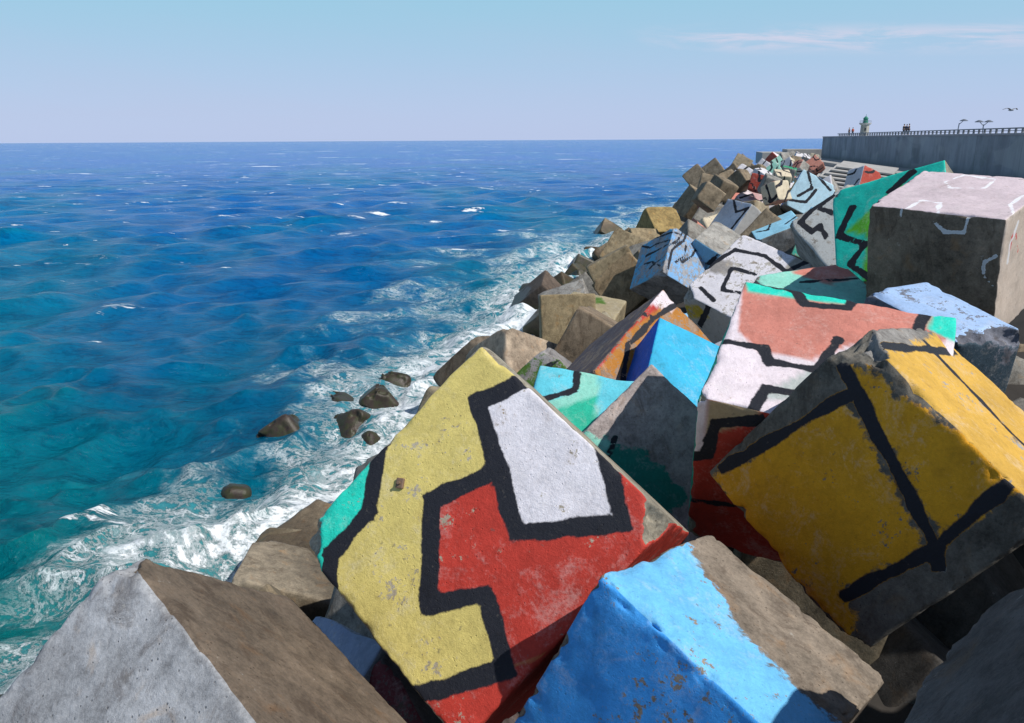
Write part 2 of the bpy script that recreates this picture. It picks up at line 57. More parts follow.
  ('brown_b', ('concrete_block', 'middle brown block near the water between two others beside the turquoise corner', 16, (0.3, 0.25, 0.17), 0.3, 0.05), [-7.204, 20.906, 1.333], [[0.9612, -0.2348, 0.1449], [-0.2755, -0.8461, 0.4564], [0.0154, -0.4786, -0.8779]], [2.6, 2.6, 2.6], [], {}),
  ('brown_c', ('concrete_block', 'largest brown block just above the grey foreground block, near the water', 24, (0.32, 0.27, 0.2), 0.3, 0.07), [-7.017, 19.673, 1.617], [[0.1027, 0.9534, -0.2839], [-0.9876, 0.0637, -0.1433], [0.1185, -0.2951, -0.9481]], [2.746, 2.705, 2.8], [], {}),
  ('greyblue', ('painted_block', 'greyish blue block deep in the gap between the grey and the yellow foreground blocks', 24, (0.25, 0.26, 0.3), 0.5, 0.06), [-3.403, 12.047, 4.177], [[0.5981, -0.4883, 0.6354], [-0.747, -0.6269, 0.2214], [0.2902, -0.6071, -0.7397]], [2.54, 2.6, 2.6], [('ab', (0.22, 0.27, 0.4), [], [])], {}),
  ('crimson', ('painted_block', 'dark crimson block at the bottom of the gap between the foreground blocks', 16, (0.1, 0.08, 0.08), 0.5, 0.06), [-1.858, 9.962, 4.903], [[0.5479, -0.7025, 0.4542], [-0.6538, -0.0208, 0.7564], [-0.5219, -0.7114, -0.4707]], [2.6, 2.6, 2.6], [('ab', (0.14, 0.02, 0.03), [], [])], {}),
  ('corner_brown', ('concrete_block', 'small brown block tip near the water at the left edge of the view', 12, (0.26, 0.2, 0.13), 0.3, 0.06), [-9.909, 13.693, 1.456], [[-0.7221, -0.2195, 0.656], [0.4794, -0.8424, 0.2459], [-0.4987, -0.4921, -0.7136]], [2.595, 2.6, 2.6], [], {}),
  ('dark_behind', ('concrete_block', 'dark brown block sloping to the surf, seaward of the smooth pinkish tan block', 16, (0.15, 0.12, 0.09), 0.3, 0.06), [-1.604, 33.044, 3.924], [[-0.7066, 0.5799, 0.4054], [0.1797, -0.4071, 0.8955], [-0.6844, -0.7056, -0.1835]], [2.8, 2.8, 2.8], [], {}),
  ('small_behind', ('concrete_block', 'small tan block tip showing over the upper left edge of the yellow block', 16, (0.3, 0.25, 0.17), 0.3, 0.06), [-2.895, 25.808, 4.03], [[-0.3596, 0.8225, 0.4407], [-0.1754, -0.5234, 0.8338], [-0.9165, -0.2226, -0.3325]], [2.6, 2.6, 2.6], [], {}),
]

SUN = Vector((.57, -.34, .75)).normalized()
EYE = 12.0

# ------------------------------------------------------------------ numpy noise
def _hash(i, j, k, seed):
    h = (i * 374761393 + j * 668265263 + k * 2147483647 + seed * 974634777) & 0xffffffff
    h = ((h ^ (h >> 13)) * 1274126177) & 0xffffffff
    h = (h ^ (h >> 16)) & 0xffffffff
    return h / 4294967295.0
def vnoise(P, scale=1.0, seed=0):
    P = P * scale
    I = np.floor(P).astype(np.int64); f = P - I; f = f * f * (3 - 2 * f)
    out = 0
    for a in (0, 1):
        for b in (0, 1):
            for c in (0, 1):
                w = (f[:, 0] if a else 1 - f[:, 0]) * (f[:, 1] if b else 1 - f[:, 1]) * (f[:, 2] if c else 1 - f[:, 2])
                out = out + w * _hash(I[:, 0] + a, I[:, 1] + b, I[:, 2] + c, seed)
    return out
def fnoise(P, scale, seed, octv=4):
    o = 0; a = .5
    for k in range(octv):
        o = o + a * vnoise(P, scale * 2 ** k, seed + k * 17); a *= .5
    return o / (1 - .5 ** octv)

# ------------------------------------------------------------------ node helper
class NT:
    def __init__(s, tree):
        s.t = tree; s.n = tree.nodes; s.l = tree.links
    def new(s, typ, **kw):
        n = s.n.new(typ)
        for k, v in kw.items(): setattr(n, k, v)
        return n
    def set(s, sock, v):
        if hasattr(v, 'is_output'): s.l.new(v, sock)
        elif v is not None:
            if isinstance(v, (tuple, list)) and len(v) == 3 and sock.type == 'RGBA': v = (*v, 1)
            sock.default_value = v
    def math(s, op, a, b=None, c=None, clamp=False):
        n = s.new('ShaderNodeMath', operation=op, use_clamp=clamp)
        s.set(n.inputs[0], a); s.set(n.inputs[1], b)
        if c is not None: s.set(n.inputs[2], c)
        return n.outputs[0]
    def vmath(s, op, a, b=None):
        n = s.new('ShaderNodeVectorMath', operation=op)
        s.set(n.inputs[0], a); s.set(n.inputs[1], b)
        return n.outputs[0]
    def noise(s, vec, scale, detail=4, rough=.5, dist=0.0):
        n = s.new('ShaderNodeTexNoise'); s.set(n.inputs['Vector'], vec)
        n.inputs['Scale'].default_value = scale; n.inputs['Detail'].default_value = detail
        n.inputs['Roughness'].default_value = rough; n.inputs['Distortion'].default_value = dist
        return n.outputs['Fac']
    def step(s, x, lo, hi):
        n = s.new('ShaderNodeMapRange', interpolation_type='SMOOTHSTEP')
        s.set(n.inputs[0], x)
        n.inputs[1].default_value = min(lo, hi); n.inputs[2].default_value = max(lo, hi)
        n.inputs[3].default_value = 0 if lo < hi else 1; n.inputs[4].default_value = 1 if lo < hi else 0
        return n.outputs[0]
    def mix(s, f, a, b, blend='MIX'):
        n = s.new('ShaderNodeMix', data_type='RGBA', blend_type=blend)
        s.set(n.inputs[0], f); s.set(n.inputs[6], a); s.set(n.inputs[7], b)
        return n.outputs[2]
    def attr(s, name):
        return s.new('ShaderNodeAttribute', attribute_name=name)
    def scale(s, vec, xyz):
        return s.vmath('MULTIPLY', vec, xyz)
    def bump(s, h, strength, dist, normal=None):
        n = s.new('ShaderNodeBump'); s.set(n.inputs['Height'], h)
        n.inputs['Strength'].default_value = strength; n.inputs['Distance'].default_value = dist
        if normal is not None: s.set(n.inputs['Normal'], normal)
        return n.outputs[0]

def material(name):
    m = bpy.data.materials.new(name); m.use_nodes = True
    for n in list(m.node_tree.nodes): m.node_tree.nodes.remove(n)
    t = NT(m.node_tree)
    out = t.new('ShaderNodeOutputMaterial'); bs = t.new('ShaderNodeBsdfPrincipled')
    t.l.new(bs.outputs[0], out.inputs[0])
    return m, t, bs

def simple(name, col, rough=.7, metal=0, var=.25, scale=3.0):
    m, t, b = material(name)
    tc = t.new('ShaderNodeTexCoord').outputs['Object']
    n = t.noise(tc, scale, 6, .6)
    f = t.math('MULTIPLY_ADD', n, 2 * var, 1 - var)
    c = t.mix(1.0, (*col, 1), t.new('ShaderNodeCombineColor').outputs[0], 'MULTIPLY')
    cc = t.n[-1] if False else None
    comb = [x for x in t.n if x.type == 'COMBINE_COLOR'][0]
    for i in range(3): t.set(comb.inputs[i], f)
    t.set(b.inputs['Base Color'], c); b.inputs['Roughness'].default_value = rough; b.inputs['Metallic'].default_value = metal
    t.set(b.inputs['Normal'], t.bump(t.noise(tc, scale * 8, 4), .3, .02))
    return m

def block_material():
    m, t, b = material('painted_concrete')
    tc = t.new('ShaderNodeTexCoord').outputs['Object']
    oi = t.new('ShaderNodeObjectInfo').outputs['Random']
    off = t.new('ShaderNodeCombineXYZ')
    for i, k in enumerate((91.7, 53.3, 37.9)): t.set(off.inputs[i], t.math('MULTIPLY', oi, k))
    p = t.vmath('ADD', tc, off.outputs[0])
    n1 = t.noise(p, .9, 6, .62, .4)
    n2 = t.noise(p, 4.2, 7, .68, .2)
    n3 = t.noise(p, 22, 5, .7)
    n4 = t.noise(p, 75, 3, .6)
    vo = t.new('ShaderNodeTexVoronoi'); t.set(vo.inputs['Vector'], t.vmath('ADD', p, t.scale(t.new('ShaderNodeTexNoise').outputs['Color'], (.0, .0, .0)))); vo.inputs['Scale'].default_value = 13; vo.inputs['Randomness'].default_value = 1
    peb = vo.outputs['Distance']; pebc = vo.outputs['Color']
    streak = t.noise(t.scale(p, (2.4, 2.4, .8)), 1.1, 9, .74, .6)
    base = t.attr('cbase').outputs['Color']
    wear = t.attr('wear').outputs['Fac']
    pcol = t.attr('pcol').outputs['Color']
    cover = t.attr('cover').outputs['Fac']
    line = t.attr('line').outputs['Fac']
    lcol = t.attr('lcol').outputs['Color']
    # bare concrete: broad tone shifts, rusty and dark stains, pits, pale scuffs
    def grey(f):
        c = t.new('ShaderNodeCombineColor')
        for i in range(3): t.set(c.inputs[i], f)
        return c.outputs[0]
    tone = t.math('ADD', t.math('MULTIPLY', n1, 1.7), t.math('MULTIPLY', n2, 1.5))
    tone = t.math('ADD', tone, t.math('MULTIPLY', n3, 1.0))
    tone = t.math('MAXIMUM', t.math('ADD', tone, -1.26), .12)
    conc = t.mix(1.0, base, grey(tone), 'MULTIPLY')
    conc = t.mix(t.math('MULTIPLY', t.step(streak, .50, .64), .6), conc, t.mix(1.0, base, (.40, .37, .36), 'MULTIPLY'))
    conc = t.mix(t.math('MULTIPLY', t.step(n2, .60, .74), .55), conc, t.mix(1.0, base, (1.7, 1.6, 1.5), 'MULTIPLY'))
    warm = t.noise(p, 2.1, 5, .6, .5)
    conc = t.mix(t.math('MULTIPLY', t.step(warm, .56, .74), .5), conc, t.mix(1.0, base, (1.15, .80, .48), 'MULTIPLY'))
    pit = t.step(n3, .66, .74)
    conc = t.mix(t.math('MULTIPLY', pit, .7), conc, t.mix(1.0, base, (.25, .24, .24), 'MULTIPLY'))
    grain = t.math('MULTIPLY_ADD', n4, .5, .75)
    conc = t.mix(1.0, conc, grey(grain), 'MULTIPLY')
    hole = t.math('MULTIPLY', t.step(peb, .17, .09), t.step(n2, .44, .56))
    conc = t.mix(t.math('MULTIPLY', hole, .65), conc, t.mix(1.0, base, (.22, .21, .20), 'MULTIPLY'))
    lich = t.math('MULTIPLY', t.step(t.noise(p, 6.5, 8, .75, .3), .60, .66), t.step(n1, .5, .62))
    conc = t.mix(t.math('MULTIPLY', lich, .5), conc, (.42, .41, .38))
    # paint: brushed, thin in places
    fade = t.math('ADD', t.math('MULTIPLY', n1, .7), t.math('MULTIPLY', n2, .75))
    fade = t.math('ADD', fade, t.math('MULTIPLY', n3, .35))
    fade = t.math('ADD', fade, .05)
    pc = t.mix(1.0, pcol, grey(fade), 'MULTIPLY')
    pc = t.mix(1.0, pc, grey(t.math('MULTIPLY_ADD', n4, .3, .85)), 'MULTIPLY')
    chalk = t.step(t.math('ADD', t.math('MULTIPLY', t.noise(p, 1.7, 9, .74, .8), .7), t.math('MULTIPLY', n3, .3)), .50, .66)
    pc = t.mix(t.math('MULTIPLY', chalk, .26), pc, (.62, .60, .58))
    brush = t.noise(t.scale(p, (9, 1.2, 9)), 2.2, 4, .6, .2)
    pc = t.mix(t.math('MULTIPLY', t.step(brush, .5, .7), .16), pc, t.mix(1.0, pc, (.55, .5, .48), 'MULTIPLY'))
    # wobble of the brush along the dark bars
    wob = t.math('MULTIPLY', t.math('SUBTRACT', n2, .5), .05)
    wob = t.math('ADD', wob, t.math('MULTIPLY', t.math('SUBTRACT', n3, .5), .035))
    wob = t.math('ADD', wob, t.math('MULTIPLY', t.math('SUBTRACT', t.noise(p, 1.9, 4, .55), .5), .17))
    lf = t.step(t.math('ADD', line, wob), .014, -.014)
    lc = t.mix(t.math('MULTIPLY', t.step(n3, .55, .75), .35), lcol, t.mix(.25, lcol, base))
    pc2 = t.mix(lf, pc, lc)
    # cover: how much of the paint (or of a bar on bare concrete) is left
    cov = t.math('MAXIMUM', cover, lf)
    chip = t.math('ADD', t.math('MULTIPLY', n2, .62), t.math('MULTIPLY', n3, .38))
    chip = t.math('ADD', chip, t.math('MULTIPLY', t.math('SUBTRACT', n1, .5), .5))
    thr = t.math('SUBTRACT', .86, t.math('MULTIPLY', wear, .56))
    thr = t.math('SUBTRACT', thr, t.math('MULTIPLY', lf, -.12))
    left = t.math('SUBTRACT', thr, chip)
    keep = t.math('MULTIPLY', t.step(left, -.025, .025), t.step(t.math('ADD', cov, t.math('MULTIPLY', t.math('SUBTRACT', n2, .5), 1.3)), .42, .58))
    col = t.mix(keep, conc, pc2)
    # grime over everything
    gr = t.math('MULTIPLY', t.step(t.math('ADD', t.math('MULTIPLY', streak, .5), t.math('MULTIPLY', n2, .5)), .51, .66), .50)
    col = t.mix(gr, col, t.mix(1.0, col, (.42, .36, .30), 'MULTIPLY'))
    spots = t.step(t.noise(p, 9.5, 3, .5), .69, .75)
    col = t.mix(t.math('MULTIPLY', spots, .45), col, (.10, .09, .08))
    pz = t.new('ShaderNodeSeparateXYZ'); t.set(pz.inputs[0], t.new('ShaderNodeNewGeometry').outputs['Position'])
    wl = t.math('ADD', pz.outputs[2], t.math('MULTIPLY', t.math('SUBTRACT', n1, .5), -2.6))
    wet = t.step(wl, 1.75, 1.1)
    alg = t.math('MULTIPLY', t.step(wl, 1.2, .5), t.step(n2, .42, .56))
    col = t.mix(t.math('MULTIPLY', wet, .85), col, t.mix(1.0, col, (.36, .33, .30), 'MULTIPLY'))
    col = t.mix(t.math('MULTIPLY', alg, .6), col, (.030, .042, .014))
    t.set(b.inputs['Base Color'], col)
    t.set(b.inputs['Roughness'], t.math('SUBTRACT', t.math('MULTIPLY_ADD', keep, -.18, .88), t.math('MULTIPLY', wet, .45)))
    b.inputs['Specular IOR Level'].default_value = .3
    h = t.math('ADD', t.math('MULTIPLY', n3, .5), t.math('MULTIPLY', n4, .22))
    h = t.math('ADD', h, t.math('MULTIPLY', n2, .9))
    h = t.math('SUBTRACT', h, t.math('MULTIPLY', pit, .35))
    h = t.math('SUBTRACT', h, t.math('MULTIPLY', hole, .7))
    h = t.math('ADD', h, t.math('MULTIPLY', keep, .10))
    t.set(b.inputs['Normal'], t.bump(h, .6, .028))
    return m
MB = block_material()

# ------------------------------------------------------------------ objects
def tag(o, label=None, cat=None, group=None, kind=None):
    if label: o['label'] = label
    if cat: o['category'] = cat
    if group: o['group'] = group
    if kind: o['kind'] = kind
    return o

def mesh_np(name, V, Fq, smooth=True):
    me = bpy.data.meshes.new(name)
    me.vertices.add(len(V)); me.vertices.foreach_set('co', np.asarray(V, np.float32).ravel())
    nf = len(Fq); me.loops.add(nf * 4); me.polygons.add(nf)
    me.loops.foreach_set('vertex_index', np.asarray(Fq, np.int32).ravel())
    me.polygons.foreach_set('loop_start', np.arange(0, nf * 4, 4, dtype=np.int32))
    me.update(calc_edges=True); me.validate()
    me.polygons.foreach_set('use_smooth', np.full(nf, smooth))
    me.update()
    return me

FACES = [('ab', 0, 1, 2, 0), ('ab+', 0, 1, 2, 1), ('ac', 0, 2, 1, 0), ('ac+', 0, 2, 1, 1), ('bc', 1, 2, 0, 0), ('bc+', 1, 2, 0, 1)]

def inside(poly, u, v):
    r = np.zeros(len(u), bool); n = len(poly)
    for i in range(n):
        x1, y1 = poly[i]; x2, y2 = poly[(i + 1) % n]
        if abs(y2 - y1) < 1e-9: continue
        c = ((y1 > v) != (y2 > v)) & (u < (x2 - x1) * (v - y1) / (y2 - y1) + x1)
        r ^= c
    return r
def segdist(pts, u, v):
    d = np.full(len(u), 99.)
    for (x1, y1), (x2, y2) in zip(pts[:-1], pts[1:]):
        dx, dy = x2 - x1, y2 - y1; L = dx * dx + dy * dy + 1e-9
        t = np.clip(((u - x1) * dx + (v - y1) * dy) / L, 0, 1)
        d = np.minimum(d, np.hypot(u - x1 - t * dx, v - y1 - t * dy))
    return d

def bardist(pts, u, v, w):
    """signed distance to a chain of square-cornered bars"""
    d = np.full(len(u), 99.); h = w / 2
    for (x1, y1), (x2, y2) in zip(pts[:-1], pts[1:]):
        dx, dy = x2 - x1, y2 - y1; L = math.hypot(dx, dy) + 1e-9; dx /= L; dy /= L
        s = (u - x1) * dx + (v - y1) * dy - L / 2; n = -(u - x1) * dy + (v - y1) * dx
        qx = np.abs(s) - L / 2 - h * .95; qy = np.abs(n) - h
        d = np.minimum(d, np.hypot(np.maximum(qx, 0), np.maximum(qy, 0)) + np.minimum(np.maximum(qx, qy), 0))
    return d

def block_mesh(name, n, dims, R, tint, wear, rad, paint, seed, cuts=(), rough=1.0, ft={}):
    """a cast concrete block: rounded, chipped arrises, slightly uneven faces, per-face paint attributes"""
    dims = np.array(dims, float)
    idx = {}; ids = []; F = []; LU = []; LV = []; LF = []
    g = np.arange(n + 1)
    def vid(i3):
        k = i3[..., 0] * 1000003 + i3[..., 1] * 1009 + i3[..., 2]
        return k
    keys = []; quads = []; fk = []
    for fi, (nm, u, v, w, side) in enumerate(FACES):
        I, J = np.meshgrid(g, g, indexing='ij')
        i3 = np.zeros((n + 1, n + 1, 3), np.int64); i3[..., u] = I; i3[..., v] = J; i3[..., w] = n * side
        k = vid(i3)
        q = np.stack([k[:-1, :-1], k[1:, :-1], k[1:, 1:], k[:-1, 1:]], -1).reshape(-1, 4)
        # outward orientation
        e = np.zeros(3); e[w] = 1 if side else -1
        a = np.zeros(3); a[u] = 1; bb = np.zeros(3); bb[v] = 1
        if np.dot(np.cross(a, bb), e) < 0: q = q[:, ::-1]
        quads.append(q); fk.append(np.full(len(q), fi))
    Q = np.concatenate(quads); FK = np.concatenate(fk)
    uq, inv = np.unique(Q, return_inverse=True); inv = inv.reshape(-1, 4)
    I3 = np.stack([uq // 1000003, (uq % 1000003) // 1009, (uq % 1000003) % 1009], -1)
    s = I3 / n * 2 - 1
    s = .45 * s + .55 * np.sin(s * math.pi / 2)          # finer rows near the arrises
    flat = (s * .5 + .5) * dims
    P = s * dims / 2
    # variable arris radius: mostly crisp, broken in places
    N = fnoise(P + seed * 3.1, 1.1, seed, 4)
    r = rad * (.6 + 2.8 * np.clip(N - .50, 0, 1) / .25 * rough)
    r = np.clip(r, .012, min(dims) * (.2 if rad < .2 else .40))[:, None]
    h = dims / 2
    q = np.clip(P, -(h - r), h - r)
    dv = P - q; L = np.linalg.norm(dv, axis=1, keepdims=True)
    Pn = np.where(L > 1e-9, q + dv / np.maximum(L, 1e-9) * r, P)
    # surface unevenness
    edge = 1 - np.sort(np.abs(P) / h, axis=1)[:, 1:2]
    amp = .018 * rough
    Pn = Pn + (np.stack([fnoise(P, 1.6, seed + 5, 3), fnoise(P, 1.6, seed + 9, 3), fnoise(P, 1.6, seed + 13, 3)], 1) - .5) * amp * 2
    if n >= 40:
        near = np.exp(-edge * 14)
        c = np.clip(fnoise(P, 6.5, seed + 21, 3) - .53, 0, 1)[:, None]
        Pn = Pn - np.sign(P) * (np.abs(P) / h > .9) * c * near * .55 * rad / .05 * .3
    cutmask = np.zeros(len(P))
    cr = random.Random(seed * 7 + 1); cuts = list(cuts)
    big = dims.mean() / 3.0
    for sx in (-1, 1):
        for sy in (-1, 1):
            for sz in (-1, 1):
                if cr.random() < .55:
                    cuts.append(((sx * cr.uniform(.6, 1), sy * cr.uniform(.6, 1), sz * cr.uniform(.6, 1)), (2.30 + .22 * cr.random()) * big, .20 * big))
    for (cn, cd, ca) in cuts:                              # broken corners
        cn = np.array(cn, float); cn /= np.linalg.norm(cn)
        dd = Pn @ cn - cd + (fnoise(P, 2.6, seed + 31, 5) - .5) * ca * 2.2
        m = np.clip(dd, 0, None); Pn = Pn - m[:, None] * cn; cutmask = np.maximum(cutmask, np.clip(dd * 20, 0, 1))
    R = np.array(R)
    flip = np.linalg.det(R) < 0
    W = Pn @ R.T                                            # world orientation; origin is at the centre
    if flip: inv = inv[:, ::-1]
    me = mesh_np(name, W, inv)
    nl = len(inv) * 4
    li = inv.ravel(); lf = np.repeat(FK, 4)
    pcol = np.ones((nl, 4)); cover = np.zeros(nl); line = np.full(nl, 9.0); lcol = np.zeros((nl, 4)); lcol[:] = (.012, .014, .022, 1)
    fi_by = {f[0]: i for i, f in enumerate(FACES)}
    for (nm, base, polys, lines) in paint:
        fi = fi_by[nm]; f = FACES[fi]; sel = np.where(lf == fi)[0]
        u = flat[li[sel], f[1]]; v = flat[li[sel], f[2]]
        if base is not None: pcol[sel, :3] = base; cover[sel] = 1
        for colr, poly in polys:
            near = np.where((u > min(p[0] for p in poly) - .5) & (u < max(p[0] for p in poly) + .5) & (v > min(p[1] for p in poly) - .5) & (v < max(p[1] for p in poly) + .5))[0]
            if not len(near): continue
            un, vn = u[near], v[near]
            sd = segdist(list(poly) + [poly[0]], un, vn) * np.where(inside(poly, un, vn), 1, -1)
            cs = sel[near]; soft = np.clip(.5 + sd / .5, 0, 1); hard = np.clip(.5 + sd / .05, 0, 1)[:, None]
            if colr is None: cover[cs] = np.minimum(cover[cs], 1 - soft)
            else:
                hard = np.where(cover[cs][:, None] < .05, 1.0 * (sd[:, None] > -.3), hard)
                pcol[cs, :3] = pcol[cs, :3] * (1 - hard) + np.array(colr) * hard; cover[cs] = np.maximum(cover[cs], soft)
        for w, pts, colr in lines:
            d = bardist(pts, u, v, w)
            m = d < line[sel]; line[sel] = np.minimum(line[sel], d)
            lcol[sel[m], :3] = colr
    if len(cuts):
        cover = cover * (1 - cutmask[li]); line = np.where(cutmask[li] > .5, 9, line)
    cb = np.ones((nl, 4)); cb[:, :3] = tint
    for nm, c_ in ft.items(): cb[lf == fi_by[nm], :3] = c_
    for nm_, arr, typ in (('pcol', pcol, 'FLOAT_COLOR'), ('lcol', lcol, 'FLOAT_COLOR'), ('cbase', cb, 'FLOAT_COLOR')):
        a = me.attributes.new(nm_, typ, 'CORNER'); a.data.foreach_set('color', arr.astype(np.float32).ravel())
    for nm_, arr in (('cover', cover), ('line', line), ('wear', np.full(nl, wear))):
        a = me.attributes.new(nm_, 'FLOAT', 'CORNER'); a.data.foreach_set('value', arr.astype(np.float32))
    me.materials.append(MB)
    return me

GROUPS = {'painted_block': 'painted concrete blocks of the breakwater', 'concrete_block': 'bare concrete blocks of the breakwater'}
CUTS = {
  'main': [((1, .55, -.9), 2.68, .2)],
  'yellow': [((-1, -1, -1), 2.28, .25)],
  'blue_near': [((-1, -1, -1), 2.40, .12)],
  'dark_right': [((-1, -1, -1), 2.0, .5)],
  'paleblue': [((-1, 0, -1), 1.75, .3)],
  'moss_green': [((-1, -1, -1), 2.2, .3)],
  'brown_c': [((-1, -1, -1), 2.1, .1)],
  'dark_low': [((-1, -1, -1), 2.1, .4)],
}
CENTRES = []
def add_block(key, name, label, cat, n, tint, wear, rad, o, R, d, paint, seed, group=None, ft={}):
    Rn = np.array(R); c = np.array(o) + Rn @ (np.array(d) / 2)
    me = block_mesh(name, n, d, R, tint, wear, rad, paint, seed, CUTS.get(key, ()), ft=ft)
    ob = bpy.data.objects.new(name, me); COL.objects.link(ob); ob.location = c
    CENTRES.append((c, max(d)))
    return tag(ob, label, cat, group or GROUPS[name])

KEYED = {}
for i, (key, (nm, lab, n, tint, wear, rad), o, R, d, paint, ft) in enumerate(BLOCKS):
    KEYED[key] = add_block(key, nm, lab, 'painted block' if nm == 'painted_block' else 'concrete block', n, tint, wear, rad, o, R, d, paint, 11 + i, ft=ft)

# ------------------------------------------------------------------ waterline and bank
YS = [-40, 0, 15, 19, 22, 25, 31, 42, 51, 59, 67, 83, 100, 125, 150, 180, 215, 260]
XS = [-14, -13, -11.5, -9.5, -8, -6.8, -5.2, -3.6, -1.0, 0.2, 3.8, 8.2, 15, 26, 37, 50, 64, 84]
def xs(y): return np.interp(y, YS, XS)
WA = Vector((28.5, -45.9)); WB = Vector((78.2, 207.0))       # the quay wall line
def xw(y): return WA.x + (WB.x - WA.x) * (y - WA.y) / (WB.y - WA.y)

def rand_R(rng, tilt=1.0):
    e = Euler((rng.uniform(-.9, .9) * tilt, rng.uniform(-.9, .9) * tilt, rng.uniform(0, 6.28)))
    return np.array(e.to_matrix())

rng = random.Random(5)
PAL = {'white': (.66, .64, .68), 'salmon': (.58, .24, .18), 'turquoise': (.06, .5, .45), 'light blue': (.22, .48, .72), 'mint': (.30, .60, .5),
       'yellow': (.55, .42, .06), 'red': (.42, .06, .04), 'green': (.02, .30, .14), 'cream': (.62, .54, .40), 'grey': None, 'brown': None, 'dark': None}
def small_block(c, s, colour, seed, label, n=10, tilt=1.0, accent=None, tint=None, key=None, wear=.45, rad=.05):
    r = random.Random(seed)
    R = rand_R(r, tilt); d = [s * r.uniform(.95, 1.05) for _ in range(3)]
    o = np.array(c) - R @ (np.array(d) / 2)
    bare = PAL.get(colour) is None
    tint = tint or {'brown': (.25, .2, .14), 'dark': (.075, .068, .062)}.get(colour, (.32, .31, .29))  # dark tint puts the shade of the gap into the concrete colour
    paint = []
    if not bare:
        fs = ['ab', 'ab+', 'ac', 'ac+', 'bc', 'bc+']; r.shuffle(fs)
        for k, f in enumerate(fs):
            if k == 5: continue
            col = PAL[colour] if (k % 2 == 0 or accent is None) else PAL[accent]
            a = r.uniform(.2, .8) * s
            paint.append((f, col, [], [(.24, [(0, a), (s * .45, a + r.uniform(-.5, .5)), (s * .55, s)], (.012, .014, .022)),
                                       (.2, [(s * .5, 0), (s * .8, s * .4), (s, s * .45)], (.012, .014, .022))]))
    nm = 'concrete_block' if bare else 'painted_block'
    return add_block(key, nm, label, 'concrete block' if bare else 'painted block', n, tint, wear, rad, o, R, d, paint, seed)

